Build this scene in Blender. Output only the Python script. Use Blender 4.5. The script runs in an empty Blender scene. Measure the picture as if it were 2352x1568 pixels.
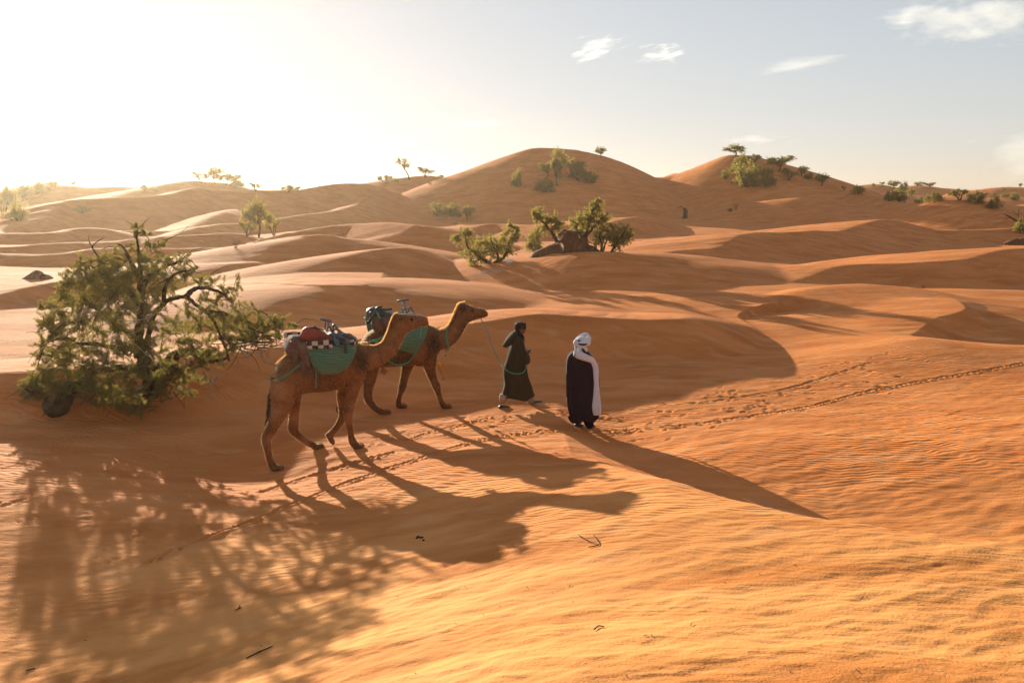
SKY_AIR, SKY_DUST, SKY_OZONE, SKY_STRENGTH = 1.0, .5, 2.0, .1
SKY_SAT, SKY_TINT, SKY_S0, SKY_GAIN = .75, (1.0, .945, .93), 3.0, (4.3, 4.15, 4.1)
SUN_POWER, SUN_COLOR, EXPOSURE = 4.0, (1.0, .92, .72), 1.5
HAZE_TOP, HAZE_COLOR, HAZE_DENSITY, HAZE_G = 22.0, (.95, .78, .58), .00028, .70
import bpy, bmesh, math, random
import numpy as np
from mathutils import Vector, Matrix, noise as mnoise
from mathutils.kdtree import KDTree
R = math.radians
SC = bpy.context.scene
COL = SC.collection
W0, H0 = 2352.0, 1568.0
F0 = 28.0 / 36.0 * W0
EYE = 4.5
PITCH = math.atan((784.0 - 445.0) / F0)
SP, CP = math.sin(PITCH), math.cos(PITCH)
# ------------------------------------------------------------ camera maths
def kxy(px, py):
    c0 = (px - 1176.0) / F0
    c1 = (784.0 - py) / F0
    den = CP + c1 * SP
    return c0 / den, (SP - c1 * CP) / den          # X/Y and drop/Y
def at(px, py, Y):
    a, k = kxy(px, py)
    return Vector((a * Y, Y, EYE - k * Y))
SUN_PX = (150.0, 37.0)
_sd = at(SUN_PX[0], SUN_PX[1], 1.0) - Vector((0, 0, EYE))
_sd.normalize()
SUN_DIR = _sd                                       # towards the sun
SUN_EL = math.asin(_sd.z)
SUN_AZ = math.atan2(_sd.x, _sd.y)                   # from +Y towards +X
# ------------------------------------------------------------ numpy noise
_rng = np.random.RandomState(7)
_perm = _rng.permutation(4096).astype(np.int32)
_grad = _rng.uniform(0, 2 * np.pi, 4096)
_gx, _gy = np.cos(_grad), np.sin(_grad)
def gnoise(x, y):
    xi = np.floor(x).astype(np.int64); yi = np.floor(y).astype(np.int64)
    xf = x - xi; yf = y - yi
    u = xf * xf * xf * (xf * (xf * 6 - 15) + 10); v = yf * yf * yf * (yf * (yf * 6 - 15) + 10)
    def g(ix, iy, dx, dy):
        h = _perm[(_perm[ix & 4095] + iy) & 4095]
        return _gx[h] * dx + _gy[h] * dy
    a = g(xi, yi, xf, yf); b = g(xi + 1, yi, xf - 1, yf)
    c = g(xi, yi + 1, xf, yf - 1); d = g(xi + 1, yi + 1, xf - 1, yf - 1)
    return (a + u * (b - a)) * (1 - v) + (c + u * (d - c)) * v
# ------------------------------------------------------------ object helpers
def tag(o, label=None, cat=None, group=None, kind=None):
    if label: o['label'] = label
    if cat: o['category'] = cat
    if group: o['group'] = group
    if kind: o['kind'] = kind
    return o
def mesh_obj(name, verts, faces, mat=None, parent=None, smooth=True, mats=None, midx=None):
    me = bpy.data.meshes.new(name)
    me.from_pydata([tuple(v) for v in verts], [], faces)
    if mat: me.materials.append(mat)
    for m in mats or (): me.materials.append(m)
    if midx is not None: me.polygons.foreach_set('material_index', np.asarray(midx, dtype=np.int32))
    if smooth: me.polygons.foreach_set('use_smooth', np.ones(len(me.polygons), dtype=bool))
    me.update()
    o = bpy.data.objects.new(name, me); COL.objects.link(o)
    if parent: o.parent = parent
    return o
def empty(name, loc, rz=0.0):
    o = bpy.data.objects.new(name, None); COL.objects.link(o)
    o.location = loc; o.rotation_euler = (0, 0, rz); o.empty_display_size = .2
    return o
def rel(o, parent):
    """parent a world-placed object to an (unrotated) empty and keep it where it is"""
    o.parent = parent
    o.location = Vector(o.location) - Vector(parent.location)
    return o
class MB:
    """collects geometry in world space, then links ONE mesh object"""
    def __init__(s): s.v = []; s.f = []
    def tube(s, pts, rad, n=8, cap=True, flat=None):
        pts = [Vector(p) for p in pts]
        if not hasattr(rad, '__len__'): rad = [rad] * len(pts)
        base = len(s.v); up = Vector((0.13, 0.21, 0.97)); prev = None
        for i, p in enumerate(pts):
            t = (pts[min(i + 1, len(pts) - 1)] - pts[max(i - 1, 0)])
            if t.length < 1e-9: t = Vector((0, 0, 1))
            t.normalize()
            if prev is None:
                a = t.cross(up)
                if a.length < 1e-3: a = t.cross(Vector((1, 0, 0)))
                a.normalize()
            else:
                a = prev - t * prev.dot(t)
                if a.length < 1e-6: a = t.cross(up)
                a.normalize()
            prev = a; b = t.cross(a)
            for k in range(n):
                an = 2 * math.pi * k / n
                s.v.append(p + (a * math.cos(an) + b * math.sin(an)) * rad[i])
        m = len(pts)
        for i in range(m - 1):
            for k in range(n):
                k2 = (k + 1) % n
                s.f.append((base + i * n + k, base + i * n + k2, base + (i + 1) * n + k2, base + (i + 1) * n + k))
        if cap:
            s.f.append(tuple(base + k for k in range(n))[::-1])
            s.f.append(tuple(base + (m - 1) * n + k for k in range(n)))
        return s
    def rings(s, rings, cap=True, close=True):
        base = len(s.v); n = len(rings[0])
        for r in rings: s.v.extend(Vector(p) for p in r)
        for i in range(len(rings) - 1):
            for k in range(n if close else n - 1):
                k2 = (k + 1) % n
                s.f.append((base + i * n + k, base + i * n + k2, base + (i + 1) * n + k2, base + (i + 1) * n + k))
        if cap:
            s.f.append(tuple(base + k for k in range(n))[::-1])
            s.f.append(tuple(base + (len(rings) - 1) * n + k for k in range(n)))
        return s
    def ball(s, c, r, seg=12, rin=8, M=None):
        c = Vector(c)
        if not hasattr(r, '__len__'): r = (r, r, r)
        rr = []
        for i in range(1, rin):
            th = math.pi * i / rin
            rr.append([])
            for k in range(seg):
                ph = 2 * math.pi * k / seg
                v = Vector((r[0] * math.sin(th) * math.cos(ph), r[1] * math.sin(th) * math.sin(ph), r[2] * math.cos(th)))
                if M is not None: v = M @ v
                rr[-1].append(c + v)
        return s.rings(rr)
    def box(s, c, sz, M=None):
        c = Vector(c); b = len(s.v)
        for x in (-1, 1):
            for y in (-1, 1):
                for z in (-1, 1):
                    v = Vector((x * sz[0] / 2, y * sz[1] / 2, z * sz[2] / 2))
                    if M is not None: v = M @ v
                    s.v.append(c + v)
        for q in ((0, 1, 3, 2), (4, 6, 7, 5), (0, 4, 5, 1), (2, 3, 7, 6), (0, 2, 6, 4), (1, 5, 7, 3)):
            s.f.append(tuple(b + i for i in q))
        return s
    def build(s, name, mat, parent=None, smooth=True):
        o = mesh_obj(name, s.v, s.f, mat, None, smooth)
        if parent is not None: rel(o, parent)
        return o
def smoothline(pts, n):
    """Catmull-Rom through pts (tuples of any length), n samples per span"""
    P = [np.array(p, dtype=float) for p in pts]; out = []
    for i in range(len(P) - 1):
        p0 = P[max(i - 1, 0)]; p1 = P[i]; p2 = P[i + 1]; p3 = P[min(i + 2, len(P) - 1)]
        for j in range(n):
            t = j / n
            out.append(.5 * ((2 * p1) + (p2 - p0) * t + (2 * p0 - 5 * p1 + 4 * p2 - p3) * t * t + (3 * p1 - p0 - 3 * p2 + p3) * t ** 3))
    out.append(P[-1])
    return out
def fuse(o, voxel, smooth=6, fac=.5):
    """voxel-remesh a joined set of lofts into one continuous skin"""
    m = o.modifiers.new('r', 'REMESH'); m.mode = 'VOXEL'; m.voxel_size = voxel; m.use_smooth_shade = True
    if smooth:
        k = o.modifiers.new('s', 'SMOOTH'); k.iterations = smooth; k.factor = fac
    dg = bpy.context.evaluated_depsgraph_get()
    me = bpy.data.meshes.new_from_object(o.evaluated_get(dg), depsgraph=dg)
    old = o.data; o.modifiers.clear(); o.data = me
    for mt in old.materials:
        if mt and mt.name not in [x.name for x in me.materials if x]: me.materials.append(mt)
    bpy.data.meshes.remove(old)
    me.polygons.foreach_set('use_smooth', np.ones(len(me.polygons), dtype=bool))
    return o
# ------------------------------------------------------------ materials
def newmat(name):
    m = bpy.data.materials.new(name); m.use_nodes = True
    nt = m.node_tree; nt.nodes.clear()
    return m, nt
def N(nt, t, **kw):
    n = nt.nodes.new(t)
    for k, v in kw.items():
        if k.startswith('i_'):
            n.inputs[k[2:].replace('_', ' ')].default_value = v
        else: setattr(n, k, v)
    return n
def simple(name, c1, c2=None, scale=8.0, rough=.8, bump=.0, bscale=40.0, trans=0.0, metal=0.0, sheen=0.0, tcol=None, stretch=None):
    m, nt = newmat(name); L = nt.links.new
    out = N(nt, 'ShaderNodeOutputMaterial'); p = N(nt, 'ShaderNodeBsdfPrincipled')
    p.inputs['Roughness'].default_value = rough; p.inputs['Metallic'].default_value = metal
    p.inputs['Specular IOR Level'].default_value = .3 if metal == 0 else .5
    if sheen: p.inputs['Sheen Weight'].default_value = sheen
    tc = N(nt, 'ShaderNodeTexCoord'); mp = N(nt, 'ShaderNodeMapping')
    L(tc.outputs['Object'], mp.inputs[0])
    if stretch: mp.inputs['Scale'].default_value = stretch
    no = N(nt, 'ShaderNodeTexNoise'); no.inputs['Scale'].default_value = scale; no.inputs['Detail'].default_value = 6
    L(mp.outputs[0], no.inputs['Vector'])
    mx = N(nt, 'ShaderNodeMix', data_type='RGBA')
    mx.inputs[6].default_value = (*c1, 1); mx.inputs[7].default_value = (*(c2 or c1), 1)
    rp = N(nt, 'ShaderNodeMapRange'); rp.inputs[1].default_value = .3; rp.inputs[2].default_value = .7
    L(no.outputs['Fac'], rp.inputs[0]); L(rp.outputs[0], mx.inputs[0]); L(mx.outputs[2], p.inputs['Base Color'])
    if bump:
        nb = N(nt, 'ShaderNodeTexNoise'); nb.inputs['Scale'].default_value = bscale; nb.inputs['Detail'].default_value = 5
        L(mp.outputs[0], nb.inputs['Vector'])
        b = N(nt, 'ShaderNodeBump'); b.inputs['Strength'].default_value = 1; b.inputs['Distance'].default_value = bump
        L(nb.outputs['Fac'], b.inputs['Height']); L(b.outputs[0], p.inputs['Normal'])
    sh = p.outputs[0]
    if trans:
        t = N(nt, 'ShaderNodeBsdfTranslucent'); ms = N(nt, 'ShaderNodeMixShader'); ms.inputs[0].default_value = trans
        if tcol: t.inputs[0].default_value = (*tcol, 1)
        else: L(mx.outputs[2], t.inputs[0])
        L(p.outputs[0], ms.inputs[1]); L(t.outputs[0], ms.inputs[2]); sh = ms.outputs[0]
    L(sh, out.inputs[0])
    return m
# ============================================================ TERRAIN
RIDGES = []
def ridge(pts, s=.5, b=.15, b2=0.0, r=.25, zb=0.0, n=2):
    """crest polyline (px, y of crest, y of toe [, depth]) -> world crest points"""
    out = []
    for p in smoothline([tuple(q[:3]) + ((q[3],) if len(q) > 3 else (0,)) for q in pts], n):
        px, yc, yt, Yd = p
        _, kc = kxy(px, yc)
        if Yd > 0: Y = Yd
        else:
            _, kt = kxy(px, yt)
            Yt = (EYE - zb) / kt
            Y = (Yt + (EYE - zb) / s) / (1 + kc / s)
        v = at(px, yc, Y)
        out.append((v.x, v.y, v.z))
    RIDGES.append((np.array(out), s, b, b2, r * .65))
# --- the dune behind the camels and the men
ridge([(-420,880,0,16.3),(-200,868,0,16.5),(0,856,0,16.95),(100,850,0,17.05),(300,835,0,17.3),(450,818,0,17.8),(603,801,0,18.7),(700,791,0,19.4),(823,780,0,20.3),(1014,751,0,21.6),(1120,737,0,22.4),(1211,723,0,23.0),(1275,721,0,23.3),(1405,730,0,23.7),(1490,733,0,23.9),(1560,732,0,24.1),(1620,752,0,24.4),(1690,778,0,24.6)], s=.54, b=.03, b2=.02, r=.2)
# --- left: low brink, lobes and long parallel crests
ridge([(-400,700,735),(-150,690,725),(0,673,706),(50,661,700),(104,652,695),(166,641,690),(240,634,676),(330,632,668)], s=.4, b=.08, b2=.01, r=.3)
ridge([(500,655,675),(548,650,685),(622,648,700),(705,653,720),(788,656,724),(851,652,715),(872,640,690),(880,615,655)], s=.5, b=.0, b2=.008, r=.15)
ridge([(640,664,670),(681,640,664),(747,613,660),(788,594,662),(830,582,662),(863,573,660),(905,568,655),(946,569,645),(976,577,632),(1000,586,613),(1030,603,612)], s=.42, b=.12, b2=.004, r=.5)
ridge([(400,620,632),(440,613,632),(498,607,636),(560,604,637),(602,600,630),(624,591,615)], s=.42, b=.02, b2=.01, r=.2)
ridge([(470,596,606),(498,586,602),(540,573,598),(581,561,602),(622,551,610),(664,544,618),(705,541,624),(747,540,624),(776,544,616),(800,552,600),(830,566,590)], s=.4, b=.1, b2=.004, r=.5)
ridge([(-400,588,606),(-150,584,604),(0,582,604),(42,584,606),(104,584,608),(158,580,606),(207,573,603),(257,569,600),(332,570,600),(394,571,598),(456,569,594),(519,570,586)], s=.4, b=.17, b2=.006, r=.8)
ridge([(-400,577,590),(-150,570,585),(0,567,582),(62,563,579),(145,557,577),(207,556,572),(270,553,566),(332,545,564),(373,542,566),(436,540,566),(498,536,564),(540,535,560),(570,540,556),(600,546,556),(640,541,560),(664,536,566),(705,528,568),(768,517,568),(830,513,570),(884,511,574),(934,514,578),(976,519,580),(1025,524,575),(1060,535,565)], s=.4, b=.17, b2=.006, r=.8)
ridge([(-400,545,556),(-150,538,556),(0,535,557),(83,535,557),(137,532,555),(166,526,553),(195,523,552),(232,525,551),(266,529,548),(311,531,545),(373,530,542),(407,527,540),(440,517,536),(477,501,532),(510,486,528),(540,480,522),(566,484,516)], s=.36, b=.22, b2=.006, r=1.2)
ridge([(382,542,548),(415,532,545),(456,521,542),(498,515,539),(552,513,537),(602,509,534),(643,501,530),(705,492,528),(768,484,524),(809,472,520),(838,461,516),(858,449,512)], s=.36, b=.22, b2=.006, r=1.2)
# --- the long skyline crest running into the main dune
ridge([(-60,550,556),(0,530,538),(42,519,533),(104,499,530),(133,467,526),(191,457,524),(290,453,523),(365,449,521),(415,440,519),(452,431,518),(480,437,517),(540,437,516),(635,437,515),(685,436,514),(726,430,513),(768,423,512),(801,421,511),(842,423,510),(862,431,509),(877,436,507),(901,441,505),(938,445,503),(962,446,502),(999,442,502),(1036,432,503),(1066,421,504),(1091,412,505),(1122,399,506),(1157,391,507),(1183,375,508),(1203,351,509),(1225,341,510),(1257,340,510),(1318,344,510),(1364,354,509),(1391,361,508),(1428,375,506),(1476,398,502),(1520,418,498),(1580,440,494),(1640,458,490),(1690,468,487)], s=.5, b=.2, b2=.004, r=1.5)
# second skyline dune
ridge([(1470,415,0,178),(1552,398,0,172),(1591,388,0,168),(1630,373,0,164),(1669,358,0,160),(1690,356,0,158),(1731,360,0,157),(1767,374,0,155),(1810,392,0,153),(1845,407,0,151),(1876,423,0,148),(1930,436,0,143),(1981,449,0,138),(2039,462,0,132),(2090,474,0,126)], s=.5, b=.2, b2=.003, r=1.5)
ridge([(1455,418,0,172),(1500,421,0,160),(1552,417,0,158),(1575,405,0,161),(1600,391,0,163)], s=.45, b=.15, r=1.2)
# right middle waves
ridge([(1552,484,500),(1650,481,502),(1728,478,505),(1767,474,508),(1798,462,512),(1825,455,515),(1864,453,515),(1903,457,512),(1942,466,508),(1993,478,504),(2060,492,504),(2130,500,506)], s=.35, b=.08, b2=.003, r=1.0)
ridge([(2020,478,0,128),(2060,470,0,124),(2117,466,0,120),(2176,460,0,117),(2215,460,0,115),(2254,470,0,113),(2300,486,0,110)], s=.4, b=.1, r=1)
ridge([(2150,514,522),(2195,506,521),(2254,494,520),(2293,484,520),(2332,476,520),(2420,462,520),(2600,450,520)], s=.4, b=.15, r=.8)
ridge([(1482,594,612),(1533,578,607),(1564,573,605),(1622,571,602),(1654,563,600),(1685,543,596),(1708,536,592),(1747,533,590),(1802,533,585),(1864,529,580),(1922,530,572),(1954,521,568),(2000,508,562),(2032,504,560),(2059,507,558),(2090,517,556),(2137,525,556),(2195,528,557),(2254,527,556),(2332,524,554),(2500,515,550)], s=.32, b=.08, b2=.003, r=.7)
ridge([(1065,536,548),(1081,526,548),(1110,516,546),(1147,514,546),(1183,517,548),(1220,518,550),(1257,517,552),(1310,516,552),(1360,515,552),(1403,510,550),(1428,503,547),(1452,499,545),(1475,499,542),(1520,507,535),(1560,516,530)], s=.4, b=.05, b2=.003, r=.6)
ridge([(1140,622,632),(1166,609,634),(1196,597,640),(1220,591,648),(1257,585,660),(1306,581,668),(1342,580,672),(1391,581,674),(1428,584,672),(1482,592,668),(1533,599,660),(1591,605,650),(1640,611,642),(1680,620,634)], s=.34, b=.03, b2=.004, r=.45)
ridge([(1790,652,660),(1841,638,658),(1872,627,656),(1903,615,655),(1942,608,655),(2000,606,656),(2078,603,658),(2156,599,658),(2215,594,657),(2254,584,656),(2293,575,655),(2352,570,654),(2500,562,650)], s=.36, b=.06, b2=.006, r=.35)
ridge([(1780,690,735),(1850,668,735),(1920,655,735),(1977,652,735),(2020,655,735),(2078,659,735),(2121,667,735),(2160,677,738),(2190,688,742)], s=.10, b=.22, b2=.004, r=.8)
ridge([(2050,790,0,24.2),(2098,765,0,25.2),(2130,742,0,26.3),(2156,728,0,27.1),(2185,721,0,27.5),(2206,714,0,27.9),(2216,704,0,28.8),(2206,695,0,29.8),(2190,688,0,30.8)], s=.55, b=.03, b2=.012, r=.15)
# far hills
ridge([(-300,432,0,230),(-100,436,0,225),(0,440,0,215),(60,429,0,210),(120,424,0,210),(170,427,0,210),(210,430,0,210),(282,427,0,212),(315,432,0,215),(345,441,0,218),(380,452,0,220)], s=.35, b=.15, r=3)
ridge([(325,452,0,175),(345,442,0,178),(380,427,0,182),(430,415,0,186),(477,416,0,188),(515,421,0,190),(545,430,0,192),(600,436,0,195),(680,441,0,200)], s=.4, b=.15, r=2.5)
ridge([(830,436,0,165),(862,427,0,168),(890,418,0,170),(930,408,0,172),(970,403,0,174),(985,403,0,175),(1010,408,0,176),(1040,414,0,178),(1070,418,0,180)], s=.4, b=.12, r=2)
ridge([(1900,452,0,300),(1950,437,0,300),(1985,427,0,300),(2010,423,0,300),(2035,428,0,305),(2060,432,0,310),(2085,429,0,330),(2110,426,0,330),(2150,430,0,335),(2200,435,0,340),(2250,437,0,345),(2300,436,0,350),(2352,432,0,360),(2450,436,0,380),(2600,432,0,400)], s=.3, b=.12, r=5)
ridge([(2225,444,0,260),(2260,436,0,262),(2300,430,0,264),(2340,430,0,266),(2400,440,0,270)], s=.3, b=.15, r=3)
ridge([(1960,452,0,230),(2020,444,0,232),(2080,447,0,235),(2150,451,0,235),(2230,455,0,230),(2352,452,0,228)], s=.3, b=.12, r=2)
ridge([(-700,438,0,420),(300,437,0,480),(900,440,0,520),(1500,441,0,520),(2300,440,0,560),(3000,438,0,500)], s=.2, b=.1, r=6)
# base ground: control points seen in the photograph (px, py, depth)
BASE = [(0,1568,6.5),(250,1568,6.1),(500,1568,5.4),(800,1568,4.6),(1176,1568,4.0),(1800,1568,3.9),(2352,1568,3.95),
        (0,1300,8.9),(250,1400,7.9),(500,1320,8.3),(1120,1305,7.1),(1700,1320,6.1),(2352,1340,5.8),
        (0,1100,11.6),(300,1210,9.9),(600,1130,11.9),(880,1190,9.9),(1200,1180,8.9),(1475,1160,8.4),
        (633,1094,13.05),(728,1035,13.75),(818,1024,14.0),(630,980,15.3),
        (885,975,15.6),(920,955,16.2),(1027,947,16.6),(1150,932,16.8),(1240,932,16.9),
        (1340,981,15.1),(1300,1060,12.3),(1440,1050,11.9),(1150,1050,12.2),
        (1545,1104,9.5),(1700,1150,8.5),(1850,1185,7.9),(2050,1212,7.4),(2352,1252,6.9),
        (1700,1075,11.6),(1850,1135,10.3),(2000,1178,9.5),(2200,1205,8.9),(2352,1225,8.6),
        (1550,1010,13.6),(1800,1000,13.7),(2050,1010,13.3),(2352,1010,12.9),
        (1800,945,16.4),(2100,880,19.0),(2352,835,20.6),(2352,920,16.8),(1650,900,18.2),
        (2098,772,23.6),(2215,786,23.0),(2352,794,22.8),(2160,775,26.5),(2250,770,27.5),(2352,775,27),(1900,750,26.5),(1800,800,24),(1500,830,21.5),
        (200,940,16.6),(0,960,16.0),(-400,950,16.2),(-400,1200,10),(2752,1100,10.5),(2752,900,17)]
BW = []
for (px, py, Y) in BASE:
    v = at(px, py, Y); BW.append((v.x, v.y, v.z))
for a in (-1.5, -.6, 0, .6, 1.5):
    for Y in (28, 45, 80, 160, 500):
        BW.append((a * (Y + 6) * .8, Y, 0.0))
BW += [(-9, 3, .4), (-4, 1, 1.5), (0, 0, 2.7), (5, 0, 2.7), (10, 2, 2.3), (0, -6, 2.9), (-14, -4, .9), (14, -6, 2.7)]
BW = np.array(BW)
def _warp(X, Y):
    d = np.maximum(Y + 9.0, 1.0)
    return X / d * 3.0, np.log(d) * 3.0
def _tk(r2): return .5 * r2 * np.log(r2 + 1e-9)
_bu, _bv = _warp(BW[:, 0], BW[:, 1]); _n = len(BW)
_K = _tk((_bu[:, None] - _bu[None]) ** 2 + (_bv[:, None] - _bv[None]) ** 2) + np.eye(_n) * .004
_P = np.stack([np.ones(_n), _bu, _bv], 1)
_sol = np.linalg.solve(np.block([[_K, _P], [_P.T, np.zeros((3, 3))]]), np.concatenate([BW[:, 2], np.zeros(3)]))
def base_h(X, Y):
    u, v = _warp(X, Y)
    z = _sol[_n] + _sol[_n + 1] * u + _sol[_n + 2] * v
    for i in range(_n):
        z = z + _sol[i] * _tk((u - _bu[i]) ** 2 + (v - _bv[i]) ** 2)
    far = np.clip((Y - 60) / 100, 0, 1)
    return z * (1 - far)
def height(X, Y, detail=True, base=None):
    """sand height at world X, Y (numpy arrays)"""
    X = np.asarray(X, dtype=float); Y = np.asarray(Y, dtype=float); shp = X.shape
    X = X.ravel().astype(np.float32); Y = Y.ravel().astype(np.float32)
    z = base_h(X, Y) if base is None else base.ravel().astype(np.float32)
    # gentle meander of the dune flanks
    sc = np.clip(Y, 6, 160)
    wx = X + .06 * sc * gnoise(X / sc * 5, Y / sc * 5); wy = Y + .015 * sc * gnoise(X / sc * 5 + 31, Y / sc * 5 + 7)
    z = z + .010 * sc * gnoise(X / sc * 3.1 + 5, Y / sc * 3.1) * np.clip((Y - 20) / 15, 0, 1)
    for pts, s, b, b2, r in RIDGES:
        hm = pts[:, 2].max()
        bk = hm / max(b, .02) if b2 <= 0 else (-b + math.sqrt(b * b + 4 * b2 * (hm + .5))) / (2 * b2)
        reach = max(hm / s + r, min(bk + r, 25 + 3 * hm)) + 1.5
        lo = pts[:, :2].min(0) - reach; hi = pts[:, :2].max(0) + reach
        idx = np.nonzero((X > lo[0]) & (X < hi[0]) & (Y > lo[1]) & (Y < hi[1]))[0]
        if len(idx) == 0: continue
        x = X[idx]; y = Y[idx]
        best = np.full(len(idx), -1e9)
        for i in range(len(pts) - 1):
            ax, ay, az = pts[i]; bx, by, bz = pts[i + 1]
            dx, dy = bx - ax, by - ay; L2 = dx * dx + dy * dy + 1e-12; L = math.sqrt(L2)
            t = np.clip(((x - ax) * dx + (y - ay) * dy) / L2, 0, 1)
            ox = x - (ax + t * dx); oy = y - (ay + t * dy)
            d = np.sqrt(ox * ox + oy * oy)
            side = (ox * -dy + oy * dx) / (L * (d + 1e-9))      # +1 behind the crest, -1 on the camera side
            w = .5 - .5 * side
            w = w * w * (3 - 2 * w)
            dd = np.sqrt(d * d + r * r) - r
            h = az + t * (bz - az) - dd * (b + w * (s - b)) - (1 - w) * b2 * d * d
            # concave toe on the camera side
            best = np.maximum(best, h)
        k = .05 + .012 * np.minimum(hm, 6) + .02 * r
        zi = z[idx]
        hd = np.clip(.5 + .5 * (best - zi) / k, 0, 1)
        z[idx] = zi * (1 - hd) + best * hd + k * hd * (1 - hd)
    z = z + brow(X, Y) + pit(X, Y)
    if detail: z = z + fine(X, Y)
    return z.reshape(shp)
BROW = np.array([tuple(at(px, py, Y)) for px, py, Y in ((1390,1062,11.4),(1460,1082,10.4),(1540,1104,9.55),(1620,1128,8.95),(1700,1150,8.5),(1850,1184,7.9),(2050,1212,7.4),(2352,1252,6.9),(2600,1285,6.4),(2900,1320,5.9))])
def brow(X, Y):
    '''shallow hollow behind the rim of the near dune'''
    yb = np.interp(X, BROW[:, 0], BROW[:, 1]); dr = np.interp(X, [1.2, 2.2, 3.5, 5.5, 9, 14], [.78, .6, .38, .25, .2, .2])
    amp = .42 * np.clip((X - 1.0) / 1.4, 0, 1) * np.clip((16 - X) / 5, 0, 1)
    d = np.clip(Y - yb, 0, None) * (1 - .5 * dr) / 1.8
    return -amp * d * d / (d + .08) * np.exp(1 - d)
PIT = None
def pit(X, Y):
    '''small blow-out with a crumbling scarp facing the camera'''
    if PIT is None: return 0.0
    z = np.zeros_like(X); m = np.nonzero((X > PIT[0, 0] - .5) & (X < PIT[-1, 0] + .5) & (Y > PIT[:, 1].min() - 8) & (Y < PIT[:, 1].max() + 4))[0]
    x, y = X[m], Y[m]; ye = np.interp(x, PIT[:, 0], PIT[:, 1]) + .25 * gnoise(x * 2.2, y * .3); t = (x - PIT[0, 0]) / (PIT[-1, 0] - PIT[0, 0])
    d = ye - y; e = np.clip(np.sin(np.clip(t, 0, 1) * np.pi), 0, 1) ** .6
    z[m] = e * np.where(d > 0, -.36 * np.clip(d / .3, 0, 1) * np.exp(-np.clip(d, 0, 9) / 1.4), .04 * np.exp(d / .6))
    return z
PRINTS = []            # (x, y, angle, length, width, depth)
TRACKS = []            # polylines of narrow wheel ruts
def fine(X, Y):
    near = np.clip((26 - Y) / 12, 0, 1)
    # wind-combed lumps, stretched along the wind, larger and softer towards the camera
    ca, sa = math.cos(.35), math.sin(.35)
    u = X * ca + Y * sa; v = -X * sa + Y * ca
    m1 = np.clip(.5 + 1.2 * gnoise(X * .35 + 3, Y * .35), 0, 1)
    z = near * (.020 * gnoise(u * 1.1, v * 3.2) + .013 * gnoise(u * 2.7 + 9, v * 6.5) + .007 * m1 * gnoise(u * 6, v * 13 + 4))
    cl = np.clip((9 - Y) / 4, 0, 1)
    g1 = gnoise(u * 1.6 + 20, v * 4.2); g2 = gnoise(u * 3.5, v * 8 + 8)
    z = z + cl * (.016 * (1 - np.abs(g1) * 2.2) * m1 + .007 * (1 - np.abs(g2) * 2) )
    mid = np.clip((Y - 18) / 10, 0, 1) * np.clip((200 - Y) / 120, 0, 1)
    z = z + mid * .05 * gnoise(X * .35, Y * .5)
    return z
def hit(px, py, y0=3.0, y1=700.0):
    """where the view ray through a pixel of the photograph meets the sand"""
    a, k = kxy(px, py)
    Y = np.exp(np.linspace(math.log(y0), math.log(y1), 900))
    for _ in range(3):
        z = height(a * Y, Y, False); ray = EYE - k * Y
        g = np.nonzero(z >= ray)[0]
        if len(g) == 0: return Vector((a * Y[-1], Y[-1], float(z[-1])))
        i = max(int(g[0]), 1)
        Y = np.linspace(Y[i - 1], Y[i], 40)
    y = float(Y[20]); x = a * y
    return Vector((x, y, float(height(np.array([x]), np.array([y]))[0])))
def ground(x, y):
    return float(height(np.array([float(x)]), np.array([float(y)]))[0])

PIT = np.array([tuple(hit(px, py)) for px, py in ((1692,724),(1706,718),(1726,709),(1752,703),(1778,699),(1803,695),(1825,692),(1868,689),(1890,692))])
print('pit', PIT.round(2).tolist())
# ---- footprints and ruts seen on the flat between the two men and beyond
def add_prints(poly, n, spread, seed, size=.26):
    rr = random.Random(seed); P = smoothline(poly, 12)
    for i in range(n):
        q = P[rr.randrange(len(P))]
        px = q[0] + rr.gauss(0, spread * 1.6); py = q[1] + rr.gauss(0, spread)
        a, k = kxy(px, py)
        if k < .05: continue
        Y = EYE / k; 
        PRINTS.append((a * Y, Y, rr.uniform(-.6, .9), size * rr.uniform(.4, .9), size * rr.uniform(.14, .28), rr.uniform(.010, .026)))
add_prints([(1050,945),(1250,950),(1450,945),(1650,925),(1800,900),(1950,860),(2050,820)], 75, 17, 1)
add_prints([(1350,890),(1600,900),(1800,880),(1950,850)], 45, 17, 2)
add_prints([(1400,960),(1600,955),(1800,925)], 34, 17, 3)
add_prints([(0,1170),(120,1200),(260,1230),(420,1225)], 16, 18, 4, .2)
add_prints([(850,1010),(1000,985),(1150,965)], 50, 14, 5, .2)
add_prints([(300,1280),(600,1170),(900,1090),(1300,1010)], 50, 30, 6, .14)
def add_track(pxs, w, d):
    P = []
    for q in smoothline(pxs, 10):
        a, k = kxy(q[0], q[1])
        # depth by marching over the smooth ground
        Y = np.linspace(4, 40, 500); z = height(a * Y, Y, False); g = np.nonzero(z >= EYE - k * Y)[0]
        if len(g): P.append((a * Y[g[0]], Y[g[0]]))
    TRACKS.append((np.array(P), w, d))
add_track([(330,1296),(440,1252),(574,1200),(750,1127),(899,1075),(1058,1024),(1124,1008),(1189,998),(1277,991),(1365,992),(1435,991),(1530,982),(1630,970),(1786,947),(1884,928),(1981,902),(2098,879),(2215,860),(2352,834)], .022, .05)
add_track([(940,1010),(992,993),(1071,974),(1137,960),(1211,955),(1290,952),(1400,953)], .02, .035)
add_track([(1500,930),(1600,926),(1700,912),(1800,895),(1900,866),(1990,835)], .03, .022)
add_track([(600,1130),(750,1085),(830,1060),(905,1040)], .04, .035)
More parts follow.
